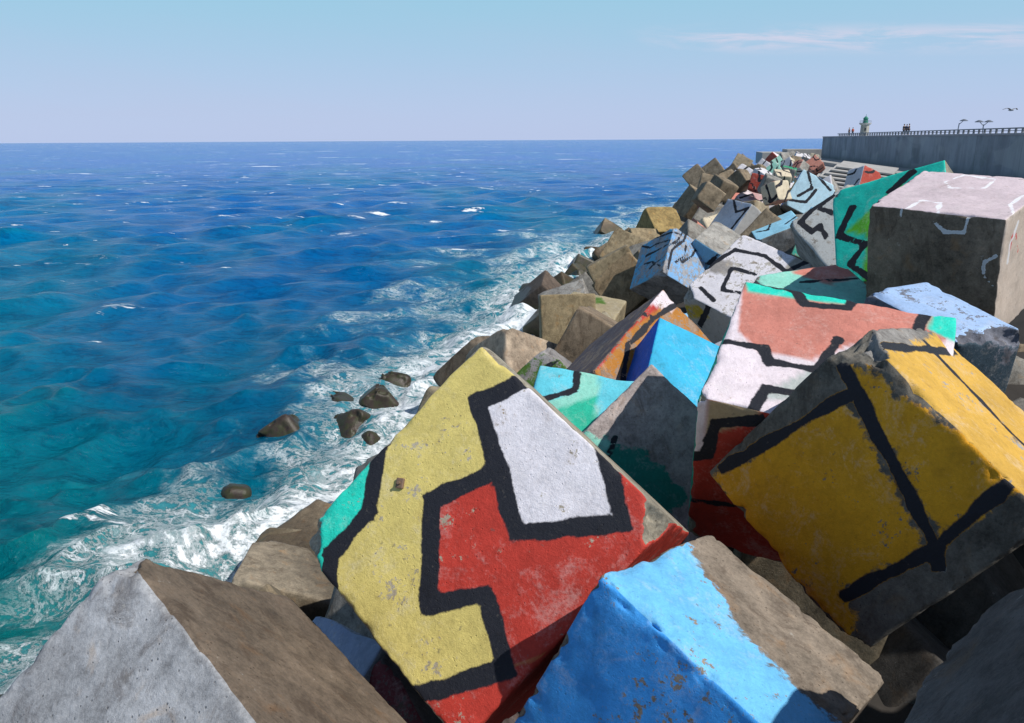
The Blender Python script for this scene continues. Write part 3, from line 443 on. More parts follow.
FAR = [
  ([26.69, 93.9, 7.97], 1.6, 'white', None, 'pale pinkish white block between the brown skyline blocks and the turquoise one'),
  ([26.75, 87.26, 7.94], 1.6, 'white', 'grey', 'whitish grey block right of the pale pinkish white one in the far pile'),
  ([35.28, 114.07, 8.04], 1.6, 'white', 'white', 'white block with thin dark lines just under the red tipped far block'),
  ([32.83, 101.61, 7.99], 1.6, 'mint', 'white', 'mint and white striped block in the middle of the far pile'),
  ([43.72, 134.66, 8.12], 1.6, 'cream', 'mint', 'cream and mint block high in the far pile below the red tipped one'),
  ([42.65, 125.6, 8.07], 1.6, 'cream', 'white', 'cream white block with brown stains at the top of the far pile'),
  ([46.68, 134.66, 8.1], 1.6, 'brown', None, 'small dark brown block among the cream blocks of the far pile'),
  ([40.3, 114.06, 8.02], 1.6, 'white', 'salmon', 'white block leaning at the right edge of the far pile'),
  ([45.13, 121.5, 8.03], 1.98, 'salmon', 'salmon', 'plain salmon pink block above the tall pointed blue block'),
  ([27.6, 83.32, 7.91], 1.6, 'cream', 'grey', 'beige grey block left of the tall pointed blue block'),
  ([32.68, 96.33, 7.96], 1.6, 'green', 'green', 'small bright green block in the middle of the far pile'),
  ([23.28, 76.42, 7.89], 1.6, 'red', 'salmon', 'red and salmon block right of the turquoise one in the middle distance'),
  ([21.01, 64.37, 7.83], 1.6, 'cream', 'salmon', 'cream and orange pink block against the left side of the tall pointed blue block'),
  ([23.36, 73.38, 7.87], 1.6, 'grey', None, 'bare tan grey block behind the pink mottled one'),
  ([26.31, 96.34, 7.99], 1.6, 'brown', None, 'dull brown block under the small skyline block'),
  ([52.36, 157.31, 8.2], 1.76, 'grey', None, 'pale grey block on the far crest next to the red tipped one'),
  ([58.58, 171.72, 8.25], 1.6, 'grey', None, 'small grey block on the far crest below the parapet'),
  ([57.43, 164.2, 8.21], 1.6, 'white', 'light blue', 'small white and blue block on the far crest'),
  ([55.78, 150.96, 8.15], 1.69, 'yellow', 'cream', 'low yellow topped block near the wall foot at the far end'),
  ([54.31, 150.96, 8.15], 1.6, 'light blue', 'white', 'pale blue block near the wall foot at the far end'),
  ([21.14, 79.73, 7.92], 1.6, 'brown', None, 'brown block between the skyline blocks and the black and red one'),
  ([14.61, 60.15, 7.84], 1.6, 'brown', None, 'brown block left of the black and red painted one'),
  ([34.29, 155.07, 0.18], 2.88, 'brown', None, 'tan block between the pointed brown block and the black and red one'),
  ([32.92, 138.82, -1.31], 2.88, 'brown', None, 'brown block under the black and red painted one'),
  ([33.12, 154.1, -3.32], 2.88, 'brown', None, 'olive brown block behind the top of the wavy striped blue block'),
  ([31.85, 82.16, 5.96], 2.88, 'light blue', 'white', 'light blue block below the slab stack'),
  ([33.64, 78.03, 7.84], 2.24, 'white', 'red', 'white block with a red stripe behind the turquoise and green block'),
  ([17.71, 55.08, 5.06], 2.88, 'brown', None, 'brown block between the light blue slab and the flaking white block'),
  ([22.08, 78.23, 8.09], 1.6, 'brown', None, 'brown block packed under the largest skyline block, at its foot'),
  ([17.25, 66.47, 8.04], 1.6, 'brown', None, 'brown block packed under the dark skyline block, at its foot'),
  ([17.06, 70.45, 8.07], 1.6, 'brown', None, 'brown wedge between the dark skyline block and the pointed block over the surf'),
  ([28.44, 121.64, 2.13], 2.76, 'brown', None, 'brown block at the foot of the pointed block over the surf'),
  ([29.65, 139.15, -0.13], 2.88, 'brown', None, 'brown block seaward of the pointed block over the surf, near the dark wet row'),
  ([29.79, 98.9, 7.99], 1.6, 'brown', None, 'brown block on the skyline right of the largest skyline block'),
  ([11.76, 45.61, 5.18], 2.88, 'light blue', 'light blue', 'light blue block between the wavy striped block and the flaking white one'),
  ([7.86, 14.18, 0.88], 2.87, 'dark', None, 'block coloured dark as shade, wedged in the gap between the blue and ochre blocks'),
  ([10.04, 16.15, 1.75], 2.88, 'dark', None, 'block coloured dark as shade, deep in the gap under the overhanging ochre block'),
  ([12.57, 106.2, -0.34], 2.88, 'brown', None, 'sandy block just under the leftmost pyramid shaped block'),
  ([10.21, 80.51, 0.02], 2.88, 'brown', None, 'sandy block between the pyramid shapes and the big brown square face'),
  ([3.35, 44.76, 2.12], 2.88, 'grey', None, 'grey tan block filling the gap below the mossy topped block'),
  ([8.11, 33.17, 3.15], 2.88, 'light blue', 'turquoise', 'light blue block with a round dark bar between the cyan and the salmon blocks'),
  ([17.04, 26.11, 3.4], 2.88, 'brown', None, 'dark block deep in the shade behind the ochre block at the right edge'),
]
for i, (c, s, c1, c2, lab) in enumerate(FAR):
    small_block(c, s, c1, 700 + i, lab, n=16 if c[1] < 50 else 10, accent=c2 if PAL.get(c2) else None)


# blocks lying lower in the pile, seen through the gaps
fill = random.Random(21)
def clear(c, rr):
    for q, s in CENTRES:
        if np.linalg.norm(q - c) < rr: return False
    return True
cols = ['light blue', 'grey', 'white', 'salmon', 'light blue', 'brown', 'turquoise', 'white', 'cream', 'light blue', 'grey', 'mint']
k = 0
zone = ['beneath the foreground blocks', 'under the flaking white block', 'below the pyramid shaped blocks', 'in the far end of the pile']
for y in np.arange(2, 175, 4.3):
    for tt in np.arange(.8, 24, 4.2):
        yy = y + fill.uniform(-.9, .9); x = xs(yy) + tt + fill.uniform(-.8, .8)
        z = min(.40 * tt - 1.4, 3.9) + fill.uniform(-.4, .4)
        if y < 30: z = min(z, 3.4)
        c = np.array((x, yy, z))
        if tt < 3.5 and y < 62: continue
        if (y < 13 and x > .5) or (27 < y < 56 and tt > 8): continue
        if not clear(c, 2.9): continue
        if (c - np.array((0, 0, EYE))) @ np.array((0, 1, 0)) < 1: continue
        colr = fill.choice(cols) if tt > 12 else fill.choice(['brown', 'brown', 'grey'])
        zi = 0 if yy < 22 else 1 if yy < 55 else 2 if yy < 100 else 3
        what = {'brown': 'bare brown concrete block', 'grey': 'bare grey concrete block'}.get(colr, colr + ' painted block with dark bars')
        where = ' at the water edge ' if tt < 4 else ' half buried '
        small_block(c, 3.0, colr, 500 + k, what + where + zone[zi], n=12 if yy < 60 else 8, accent=None, tint=(.21, .17, .115) if colr == 'brown' else (.23, .22, .2))
        k += 1

for i, (c, s, lab) in enumerate([((8.4, 4.6, 8.6), 3.1, 'plain grey concrete block beside the viewpoint, to the right of the dark shadowed block'),
                                 ((10.6, 8.0, 8.4), 3.1, 'plain grey concrete block right of the big ochre block, further back'),
                                 ((12.7, 12.0, 6.9), 3.1, 'plain grey concrete block in the row right of the ochre block, middle one'),
                                 ((12.9, 15.4, 5.2), 3.1, 'plain grey concrete block low beside the foot of the big upright box block'),
                                 ((13.6, 8.6, 7.2), 3.1, 'plain grey concrete block furthest right of the ochre block')]):
    small_block(c, s, 'grey', 980 + i, lab, n=20)  # pile continued right of frame, added to shade the gap under the ochre block

# wet blocks awash in the surf
SURF = [((-9.7, 31.9, -.25), 2.1, 'dark wet rock block awash in foam, leftmost of the surf blocks'),
        ((-8.3, 37.0, -.85), 2.2, 'low flat wet block in the surf behind the largest one, foam running over it'),
        ((-6.9, 32.9, -.45), 2.3, 'largest wet block standing in the surf, rounded brown grey top'),
        ((-6.5, 36.8, -.35), 2.0, 'upright wet block in the surf right of the low flat one'),
        ((-6.2, 39.9, -.55), 1.9, 'smallest wet block in the surf nearest the pile'),
        ((-10.0, 26.4, -.42), 1.3, 'tiny wet tip of a block barely breaking the foamy water'),
        ((-5.9, 31.2, -.55), 1.7, 'small wet block touching the foot of the largest surf block')]
for i, (c, s, lab) in enumerate(SURF):
    small_block(c, s * .8, 'brown', 900 + i, lab, n=28, tilt=.75, tint=(.13, .10, .09), wear=.2, rad=.55)
ROW = [((12.6, 75.5, 0.6), 3, 'first dark wet block of the row running out into the surf'), ((13.6, 80.5, 1.1), 3.2, 'second dark wet block of the row in the surf, with a pointed top'),
       ((16.2, 86.0, 1.6), 3.4, 'third dark wet block of the row in the surf, tallest of that row'), ((10.8, 73.8, .2), 2.4, 'low dark wet block at the seaward tip of the row in the surf')]
for i, (c, s, lab) in enumerate(ROW):
    small_block(c, s, 'brown', 940 + i, lab, n=12, tint=(.20, .17, .14), wear=.2)

def grid_mesh(name, X, Y, Z):
    a, b = X.shape
    V = np.stack([X, Y, Z], -1).reshape(-1, 3)
    k = np.arange(a * b).reshape(a, b)
    q = np.stack([k[:-1, :-1], k[1:, :-1], k[1:, 1:], k[:-1, 1:]], -1).reshape(-1, 4)
    return mesh_np(name, V, q)

# rubble core under the blocks
yy = np.linspace(-45, 262, 260); tt = np.linspace(0, 1, 60)
Yg, Tg = np.meshgrid(yy, tt, indexing='ij')
x0 = xs(Yg) - 7; x1 = xw(Yg) - 1.0
Xg = x0 + (x1 - x0) * Tg ** 1.3
t_ = Xg - xs(Yg)
Zg = np.clip(.36 * t_ - 2.6, -5, 3.4) + np.clip((t_ - 17) * .25, 0, 3.4)
nn = fnoise(np.stack([Xg.ravel(), Yg.ravel(), 0 * Xg.ravel()], 1), .35, 3, 4).reshape(Xg.shape)
Zg = Zg + (nn - .5) * 1.5
Zg = np.where(Yg < 17, np.minimum(Zg, 1.5 + (nn - .5) * 2.5), Zg)
me = grid_mesh('ground', Xg, Yg, Zg)
me.materials.append(simple('rubble_core', (.035, .030, .026), .95, 0, .6, 1.6))  # base colour darkened to stand for the shade in the gaps
tag(bpy.data.objects.new('ground', me), kind='structure'); COL.objects.link(bpy.data.objects['ground'])

# ------------------------------------------------------------------ sea
def sea():
    na, nr = 900, 760
    az = np.radians(np.linspace(-78, 62, na)); rr = np.geomspace(7, 40000, nr)
    A, Rr = np.meshgrid(az, rr, indexing='ij')
    X0 = Rr * np.sin(A); Y0 = Rr * np.cos(A)
    sp = np.maximum(Rr * (az[1] - az[0]), Rr * .0114)
    Zs = np.zeros_like(X0); DX = np.zeros_like(X0); DY = np.zeros_like(X0)
    rs = np.random.default_rng(4)
    for i in range(80):
        lam = 1.2 * (17 / 1.2) ** (i / 79.0)
        th = math.radians(-62 + rs.normal() * 38)              # travels toward the breakwater and the viewer
        kx, ky = math.cos(th), math.sin(th)
        k_ = 2 * math.pi / lam; a = .0250 * lam ** .40 * rs.uniform(.6, 1.3)
        att = np.clip((lam / sp - 2.2) / 3.0, 0, 1)
        ph = k_ * (kx * X0 + ky * Y0) + rs.uniform(0, 6.28)
        s_, c_ = np.sin(ph), np.cos(ph)
        Zs += att * a * c_; DX -= att * a * kx * s_ * .9; DY -= att * a * ky * s_ * .9
    # groups of larger and smaller waves
    pts = np.stack([X0.ravel(), Y0.ravel(), 0 * X0.ravel()], 1)
    gz = .55 + .9 * fnoise(pts, .02, 8, 3).reshape(X0.shape)
    Zs *= gz
    d = xs(Y0) - X0                                            # metres seaward of the waterline
    sh = np.where(Y0 > 4, np.exp(-np.clip(d, 0, None) / np.interp(Y0, [0, 22, 50, 90, 140, 300], [1.0, 3.6, 5.2, 8, 8, 8])), 0.15)
    sh = np.where(Y0 > 260, 0, sh)
    ch = np.clip(sh * 1.4, 0, 1) ** 1.5 * (fnoise(pts, .55, 77, 4).reshape(X0.shape) - .42) * 1.5
    me = grid_mesh('sea', X0 + DX, Y0 + DY, Zs + ch)
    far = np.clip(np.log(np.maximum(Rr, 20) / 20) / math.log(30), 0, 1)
    for nm_, arr in (('shore', sh), ('far', far), ('crest', Zs)):
        a = me.attributes.new(nm_, 'FLOAT', 'POINT'); a.data.foreach_set('value', arr.astype(np.float32).ravel())
    m, t, b = material('sea_water')
    P = t.new('ShaderNodeNewGeometry').outputs['Position']
    P = t.scale(P, (1, 1, 0))
    shore = t.attr('shore').outputs['Fac']; farv = t.attr('far').outputs['Fac']; crest = t.attr('crest').outputs['Fac']
    big = t.noise(t.scale(P, (1, .45, 1)), .022, 4, .55, .4)
    midn = t.noise(t.scale(P, (1, .7, 1)), .11, 5, .6, .3)
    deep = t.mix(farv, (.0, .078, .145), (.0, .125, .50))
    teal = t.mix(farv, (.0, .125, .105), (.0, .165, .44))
    tf = t.math('ADD', t.step(big, .42, .62), t.math('MULTIPLY', shore, .9), clamp=True)
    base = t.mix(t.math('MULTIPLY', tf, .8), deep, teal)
    base = t.mix(t.math('MULTIPLY', t.step(midn, .48, .68), .45), base, t.mix(1.0, base, (.6, .66, .72), 'MULTIPLY'))
    base = t.mix(t.math('MULTIPLY', t.step(crest, .25, 1.0), t.math('SUBTRACT', 1.0, farv)), base, t.mix(.35, base, (.004, .22, .20)))
    # wave light and shade put into the colour: darker troughs, brighter lit water
    c1 = t.noise(t.scale(P, (.60, 1.0, 1)), 1.5, 9, .74, .4)
    c2 = t.noise(t.scale(P, (.50, 1.0, 1)), .30, 10, .78, .4)
    c3 = t.noise(t.scale(P, (.30, 1.0, 1)), .05, 10, .80, .3)
    base = t.mix(t.math('MULTIPLY', t.step(c1, .50, .60), .45), base, t.mix(1.0, base, (.30, .42, .52), 'MULTIPLY'))
    base = t.mix(t.math('MULTIPLY', t.step(c2, .50, .62), .50), base, t.mix(1.0, base, (.30, .42, .58), 'MULTIPLY'))
    base = t.mix(t.math('MULTIPLY', t.step(c3, .50, .60), .40), base, t.mix(1.0, base, (.40, .48, .62), 'MULTIPLY'))
    base = t.mix(t.math('MULTIPLY', t.step(c2, .46, .36), .30), base, t.mix(1.0, base, (1.8, 1.7, 1.45), 'MULTIPLY'))
    # aerated water near the blocks
    fo1 = t.noise(P, .50, 9, .68, .5)
    fo2 = t.noise(P, .15, 6, .62, .5)
    fo3 = t.noise(t.scale(P, (.8, 1.25, 1)), 1.1, 10, .78, .35)
    v = t.math('ADD', t.math('MULTIPLY', shore, 1.15), t.math('MULTIPLY', t.math('SUBTRACT', fo2, .52), 2.3))
    v = t.math('ADD', v, t.math('MULTIPLY', t.math('SUBTRACT', fo3, .5), .9))
    v = t.math('MULTIPLY', v, t.step(shore, .015, .12))
    base = t.mix(t.math('MULTIPLY', t.step(v, .10, .7), .50), base, (.07, .34, .38))
    solid = t.math('MULTIPLY', t.step(v, .58, .95), t.step(t.math('ADD', fo3, t.math('MULTIPLY', v, .12)), .53, .68))
    lace = t.step(t.math('ABSOLUTE', t.math('SUBTRACT', fo1, .5)), .030, .003)
    lace2 = t.step(t.math('ABSOLUTE', t.math('SUBTRACT', fo3, .50)), .040, .005)
    lace = t.math('MAXIMUM', t.math('MULTIPLY', lace, .85), t.math('MULTIPLY', lace2, .6))
    lace = t.math('MULTIPLY', lace, t.step(v, .18, .60))
    # whitecaps on the open sea
    wc = t.noise(t.scale(P, (.35, 1.0, 1)), .35, 9, .68, .3)
    wz = t.noise(P, .05, 3, .6)
    cap = t.math('MULTIPLY', t.step(t.math('ADD', wc, t.math('MULTIPLY', crest, .09)), .655, .68), t.step(wz, .47, .53))
    wc2 = t.noise(t.scale(P, (.10, .22, 1)), 1.0, 8, .68, .2)
    cap2 = t.math('MULTIPLY', t.step(wc2, .64, .655), t.step(farv, .40, .55))
    wc3 = t.noise(t.scale(P, (.010, .03, 1)), 1.0, 8, .68, .2)
    cap2 = t.math('MAXIMUM', cap2, t.math('MULTIPLY', t.step(wc3, .635, .655), t.step(farv, .75, .9)))
    foam = t.math('MAXIMUM', t.math('MAXIMUM', solid, lace), t.math('MAXIMUM', cap, cap2))
    foam = t.math('MULTIPLY', foam, .93)
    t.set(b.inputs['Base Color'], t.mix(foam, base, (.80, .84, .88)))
    t.set(b.inputs['Roughness'], t.math('MULTIPLY_ADD', foam, .5, .16))
    b.inputs['IOR'].default_value = 1.33; t.set(b.inputs['Specular IOR Level'], t.math('MULTIPLY_ADD', farv, -.14, .18))
    rip = t.noise(t.scale(P, (1, 1.3, 1)), 1.5, 6, .62, .5)
    rip2 = t.noise(t.scale(P, (.5, 1.0, 1)), .35, 5, .6, .3)
    rip4 = t.noise(t.scale(P, (.7, 1.2, 1)), 4.5, 6, .7, .3)
    rip3 = t.noise(t.scale(P, (.4, 1.0, 1)), .09, 6, .65, .3)
    h = t.math('ADD', t.math('MULTIPLY', rip, .22), t.math('MULTIPLY', rip2, .75))
    h = t.math('ADD', h, t.math('MULTIPLY', rip3, 1.1))
    h = t.math('ADD', h, t.math('MULTIPLY', rip4, .09))
    h = t.math('ADD', h, t.math('MULTIPLY', foam, .06))
    t.set(b.inputs['Normal'], t.bump(h, 1.0, .75))
    me.materials.append(m)
    o = bpy.data.objects.new('sea', me); COL.objects.link(o); tag(o, kind='structure')
sea()

# ------------------------------------------------------------------ plain mesh builders
def box_bm(bm, c, size, rot=None, bev=0):
    r = bmesh.ops.create_cube(bm, size=1.0)
    M = Matrix.Translation(Vector(c)) @ (rot.to_4x4() if rot is not None else Matrix()) @ Matrix.Diagonal((*size, 1))
    bmesh.ops.transform(bm, matrix=M, verts=r['verts'])
    if bev:
        es = list({e for v in r['verts'] for e in v.link_edges})
        bmesh.ops.bevel(bm, geom=es, offset=bev, segments=2, affect='EDGES', profile=.5)
def cone_bm(bm, p0, p1, r0, r1, seg=12):
    p0, p1 = Vector(p0), Vector(p1); d = p1 - p0
    r = bmesh.ops.create_cone(bm, cap_ends=True, segments=seg, radius1=r0, radius2=r1, depth=d.length)
    M = Matrix.Translation((p0 + p1) / 2) @ d.to_track_quat('Z', 'Y').to_matrix().to_4x4()
    bmesh.ops.transform(bm, matrix=M, verts=r['verts'])
def link(name, bm, mat, parent=None, loc=None, smooth=False):
    me = bpy.data.meshes.new(name); bm.to_mesh(me); bm.free()
    if smooth:
        for p in me.polygons: p.use_smooth = True
    me.materials.append(mat)
    o = bpy.data.objects.new(name, me); COL.objects.link(o)
    if parent: o.parent = parent
    if loc: o.location = loc
    return o
def empty(name, loc, label, cat, group=None, rz=0):
    o = bpy.data.objects.new(name, None); COL.objects.link(o); o.location = loc; o.rotation_euler = (0, 0, rz)
    return tag(o, label, cat, group)

# metal stub and its plate on the yellow face
mstub = simple('rusty_metal', (.20, .13, .09), .6, .3, .4, 30)
mn = KEYED['main']
_, _, o_, R_, d_, _p, _f = [b for b in BLOCKS if b[0] == 'main'][0]
R_ = np.array(R_); fn = -R_[:, 2]
STUB = (0.51, 1.95)
pt = np.array(o_) + R_ @ np.array((STUB[0], STUB[1], 0)) - np.array(mn.location)
rotm = Vector(fn).to_track_quat('Z', 'Y').to_matrix()
bm = bmesh.new(); box_bm(bm, Vector(pt) + Vector(fn) * .02, (.10, .13, .05), rotm, .012)
cone_bm(bm, Vector(pt), Vector(pt) + Vector(fn) * .09, .022, .018, 10)
link('metal_stub', bm, mstub, mn)

# ------------------------------------------------------------------ quay wall
def wall_material():
    m, t, b = material('quay_wall_concrete')
    P = t.new('ShaderNodeTexCoord').outputs['Object']
    st = t.noise(t.scale(P, (1, .22, .06)), 1.0, 9, .68, .5)
    st2 = t.noise(t.scale(P, (1, 2.4, .10)), 1.0, 5, .6, .2)
    bl = t.noise(P, .25, 5, .6)
    c = t.mix(t.step(st, .35, .68), (.29, .33, .38), (.17, .19, .225))
    c = t.mix(t.math('MULTIPLY', t.step(st2, .50, .72), .35), c, (.33, .37, .42))
    c = t.mix(t.math('MULTIPLY', t.step(bl, .45, .7), .5), c, (.12, .16, .17))
    sx = t.new('ShaderNodeSeparateXYZ'); t.set(sx.inputs[0], P)
    jt = t.math('ABSOLUTE', t.math('SUBTRACT', t.math('FRACT', t.math('DIVIDE', t.math('ADD', sx.outputs[1], t.math('MULTIPLY', st, .2)), 13.7)), .5))
    c = t.mix(t.math('MULTIPLY', t.step(jt, .493, .497), .6), c, (.07, .08, .09))
    pa = t.noise(t.scale(P, (.1, .07, .16)), 1.0, 3, .5, .8)
    c = t.mix(t.math('MULTIPLY', t.step(pa, .5, .56), .35), c, (.38, .41, .43))
    hb = t.step(t.math('ADD', sx.outputs[2], t.math('MULTIPLY', st, 2.2)), 9.6, 8.4)
    c = t.mix(t.math('MULTIPLY', hb, .5), c, (.10, .12, .12))
    t.set(b.inputs['Base Color'], c); b.inputs['Roughness'].default_value = .9
    t.set(b.inputs['Normal'], t.bump(t.noise(P, 2, 6, .6), .4, .05))
    return m
mwall = wall_material()
wd = (WB - WA).normalized(); wn = Vector((wd.y, -wd.x))       # wn points to the harbour side
L = (WB - WA).length
wroot = empty('quay_wall', (WA.x, WA.y, 0), 'long tall streaked dark grey wall running along the top of the breakwater', 'wall', rz=math.atan2(wd.y, wd.x) - math.pi / 2)
bm = bmesh.new(); box_bm(bm, (4.0, L / 2, 8.3), (8.0, L, 7.8)); link('wall_body', bm, mwall, wroot)
mcap = simple('coping_concrete', (.30, .31, .34), .85, 0, .3, .8)
bm = bmesh.new(); box_bm(bm, (.45, L / 2, 12.32), (1.14, L + .2, .24), None, .03); link('coping', bm, mcap, wroot)
# balustrade
mrail = simple('rail_paint', (.22, .23, .25), .6, .2, .2, 2)
rroot = empty('railing', (WA.x, WA.y, 12.445), 'long low railing of short posts and top rails along the quay wall edge', 'railing', rz=wroot.rotation_euler.z)
bm = bmesh.new(); box_bm(bm, (.5, (L + 60) / 2 - 8, .52), (.16, L - 76, .14)); link('top_rail', bm, mrail, rroot)
bm = bmesh.new(); box_bm(bm, (.5, (L + 60) / 2 - 8, .26), (.08, L - 76, .07)); link('middle_rail', bm, mrail, rroot)
bm = bmesh.new(); box_bm(bm, (0, 0, .26), (.2, .24, .52), None, .01); post = link('post', bm, mrail, rroot, (.5, 62, 0))
ys_ = np.linspace(62, L - 18, 96)
for y_ in ys_[1:]:
    p_ = post.copy(); COL.objects.link(p_); p_.parent = rroot; p_.location = (.5, float(y_), 0)

# apron slab and steps at the foot of the wall
mslab = simple('apron_concrete', (.34, .33, .32), .9, 0, .35, .5)
mdark = simple('slab_side_concrete', (.20, .195, .19), .9, 0, .4, .7)
def slab(name, label, cat, y0, y1, off0, off1, z0, z1, mat, bev=.04):
    o = empty(name, (WA.x, WA.y, 0), label, cat, rz=wroot.rotation_euler.z)
    bm = bmesh.new(); box_bm(bm, (-(off0 + off1) / 2, (y0 + y1) / 2, (z0 + z1) / 2), (off1 - off0, y1 - y0, z1 - z0), None, bev)
    link('slab', bm, mat, o); return o
slab('concrete_ledge', 'long low pale concrete ledge along the foot of the quay wall', 'ledge', 110, L + 14, .02, 6.5, 5.6, 7.35, mslab)
slab('concrete_step', 'lower wide grey concrete step running below the pale ledge', 'step', 120, L + 6, 6.52, 12.5, 5.0, 6.7, mslab)
slab('parapet_block', 'long pale parapet block at the far end of the quay, left of the wall end', 'parapet', L + 2, L + 12, -1.0, 8.0, 7.36, 9.3, mslab)
slab('parapet_block', 'lower pale parapet block further left at the far end of the quay', 'parapet', L - 2, L + 14, 8.05, 14.5, 5.6, 8.6, mslab)
slab('parapet_block', 'short pale blue white slab lying in front of the far parapet blocks', 'slab', L - 34, L - 24, 8.5, 15.5, 5.2, 7.5, simple('pale_blue_slab', (.42, .52, .66), .8, 0, .2, .6))

# stack of thin tilted slabs
sroot = empty('slab_stack', (38.6, 95.0, 8.0), 'stack of long thin grey slabs with dark gaps, left of the turquoise block', 'slab stack', rz=D2R(-24))
msl = simple('slab_grey', (.36, .35, .34), .9, 0, .35, .9)
for i in range(7):
    bm = bmesh.new(); box_bm(bm, (i * .42, i * .55, -1.7 + i * .38), (8.4 - i * .35, 3.6, .20), Euler((D2R(9), D2R(7), D2R(-1.5 * i))).to_matrix(), .03)
    link('slab', bm, msl, sroot)
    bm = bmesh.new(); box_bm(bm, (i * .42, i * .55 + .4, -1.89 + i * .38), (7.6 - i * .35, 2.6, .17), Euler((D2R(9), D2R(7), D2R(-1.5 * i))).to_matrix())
    link('gap_filler', bm, simple('gap_shade', (.07, .07, .07), .9), sroot)  # dark filler boxes, their colour stands for shade between the slabs

# ------------------------------------------------------------------ lighthouse
mst = simple('lighthouse_stone', (.34, .32, .28), .85, 0, .3, 2)
mtrim = simple('lighthouse_trim', (.40, .39, .36), .8, 0, .2, 2)
mgreen = simple('green_lantern_paint', (.02, .19, .13), .45, .2, .2, 2)
lz = 12.5
lh = empty('lighthouse', (93.2, 218.1, lz), 'small stone lighthouse with a green lantern top behind the quay wall', 'lighthouse')
bm = bmesh.new(); cone_bm(bm, (0, 0, -4), (0, 0, 2.8), 1.35, 1.1, 8); link('tower', bm, mst, lh)
bm = bmesh.new(); cone_bm(bm, (0, 0, 2.8), (0, 0, 3.15), 1.25, 1.5, 16); cone_bm(bm, (0, 0, 3.15), (0, 0, 3.3), 1.5, 1.5, 16); link('gallery', bm, mtrim, lh)
bm = bmesh.new()
for k in range(10):
    a = k / 10 * 2 * math.pi; cone_bm(bm, (1.38 * math.cos(a), 1.38 * math.sin(a), 3.3), (1.38 * math.cos(a), 1.38 * math.sin(a), 3.85), .03, .03, 5)
    b_ = a + math.pi / 5; cone_bm(bm, (1.38 * math.cos(a), 1.38 * math.sin(a), 3.85), (1.38 * math.cos(a + .628), 1.38 * math.sin(a + .628), 3.85), .03, .03, 5)
link('gallery_rail', bm, mrail, lh)
bm = bmesh.new(); cone_bm(bm, (0, 0, 3.3), (0, 0, 4.4), .62, .58, 10); link('lantern', bm, mgreen, lh)
bm = bmesh.new(); cone_bm(bm, (0, 0, 4.4), (0, 0, 5.0), .74, .12, 12); cone_bm(bm, (0, 0, 5.0), (0, 0, 5.5), .05, .04, 6); link('lantern_roof', bm, mgreen, lh)
mdk = simple('dark_window', (.03, .035, .04), .4)
for z_ in (.3, 1.7):
    bm = bmesh.new(); box_bm(bm, (-.35, -1.16 + z_ * .03, z_), (.42, .12, .7), Euler((0, 0, D2R(-18))).to_matrix(), .01); link('window', bm, mdk, lh)

# ------------------------------------------------------------------ lamps
mpole = simple('lamp_metal', (.20, .22, .26), .5, .5)
def lamp(loc, label, heads, rz):
    o = empty('street_lamp', loc, label, 'street lamp', 'lamps on the quay', rz)
    bm = bmesh.new(); cone_bm(bm, (0, 0, -3), (.25 if heads == 1 else 0, 0, 1.35), .09, .06, 10); link('pole', bm, mpole, o)
    sides = (1,) if heads == 1 else (-1, 1)
    for s_ in sides:
        bm = bmesh.new(); x0_ = .25 if heads == 1 else 0
        cone_bm(bm, (x0_, 0, 1.2), (x0_ + s_ * .5, 0, 1.62), .05, .04, 8); link('arm', bm, mpole, o)
        bm = bmesh.new(); cone_bm(bm, (x0_ + s_ * .62, 0, 1.62), (x0_ + s_ * .62, 0, 1.70), .50, .50, 14); cone_bm(bm, (x0_ + s_ * .62, 0, 1.70), (x0_ + s_ * .62, 0, 1.88), .48, .12, 14)
        link('lamp_head', bm, mpole, o)
lamp((60.3, 112.0, 12.5), 'single headed leaning lamp post behind the quay wall railing, left of the double one', 1, .1)
lamp((59.4, 104.2, 12.2), 'double headed lamp post behind the quay wall railing, below the gull', 2, .05)

# ------------------------------------------------------------------ people (skin modifier figures)
def skin_mesh(name, verts, edges, radii, root=0, sub=1):
    me = bpy.data.meshes.new(name); me.from_pydata(verts, edges, []); me.update()
    o = bpy.data.objects.new(name + '_tmp', me); COL.objects.link(o)
    md = o.modifiers.new('s', 'SKIN'); md.use_smooth_shade = True
    for i, r_ in enumerate(radii):
        sv = me.skin_vertices[0].data[i]; sv.radius = (r_, r_) if not isinstance(r_, tuple) else r_; sv.use_root = (i == root)
    o.modifiers.new('u', 'SUBSURF').levels = sub
    dg = bpy.context.evaluated_depsgraph_get(); em = bpy.data.meshes.new_from_object(o.evaluated_get(dg))
    em.name = name
    bpy.data.objects.remove(o)
    for p in em.polygons: p.use_smooth = True
    return em
mskin = simple('skin', (.45, .27, .19), .6, 0, .1); mhair = simple('hair', (.03, .02, .015), .8)
mtrous = simple('dark_trousers', (.03, .035, .05), .9)
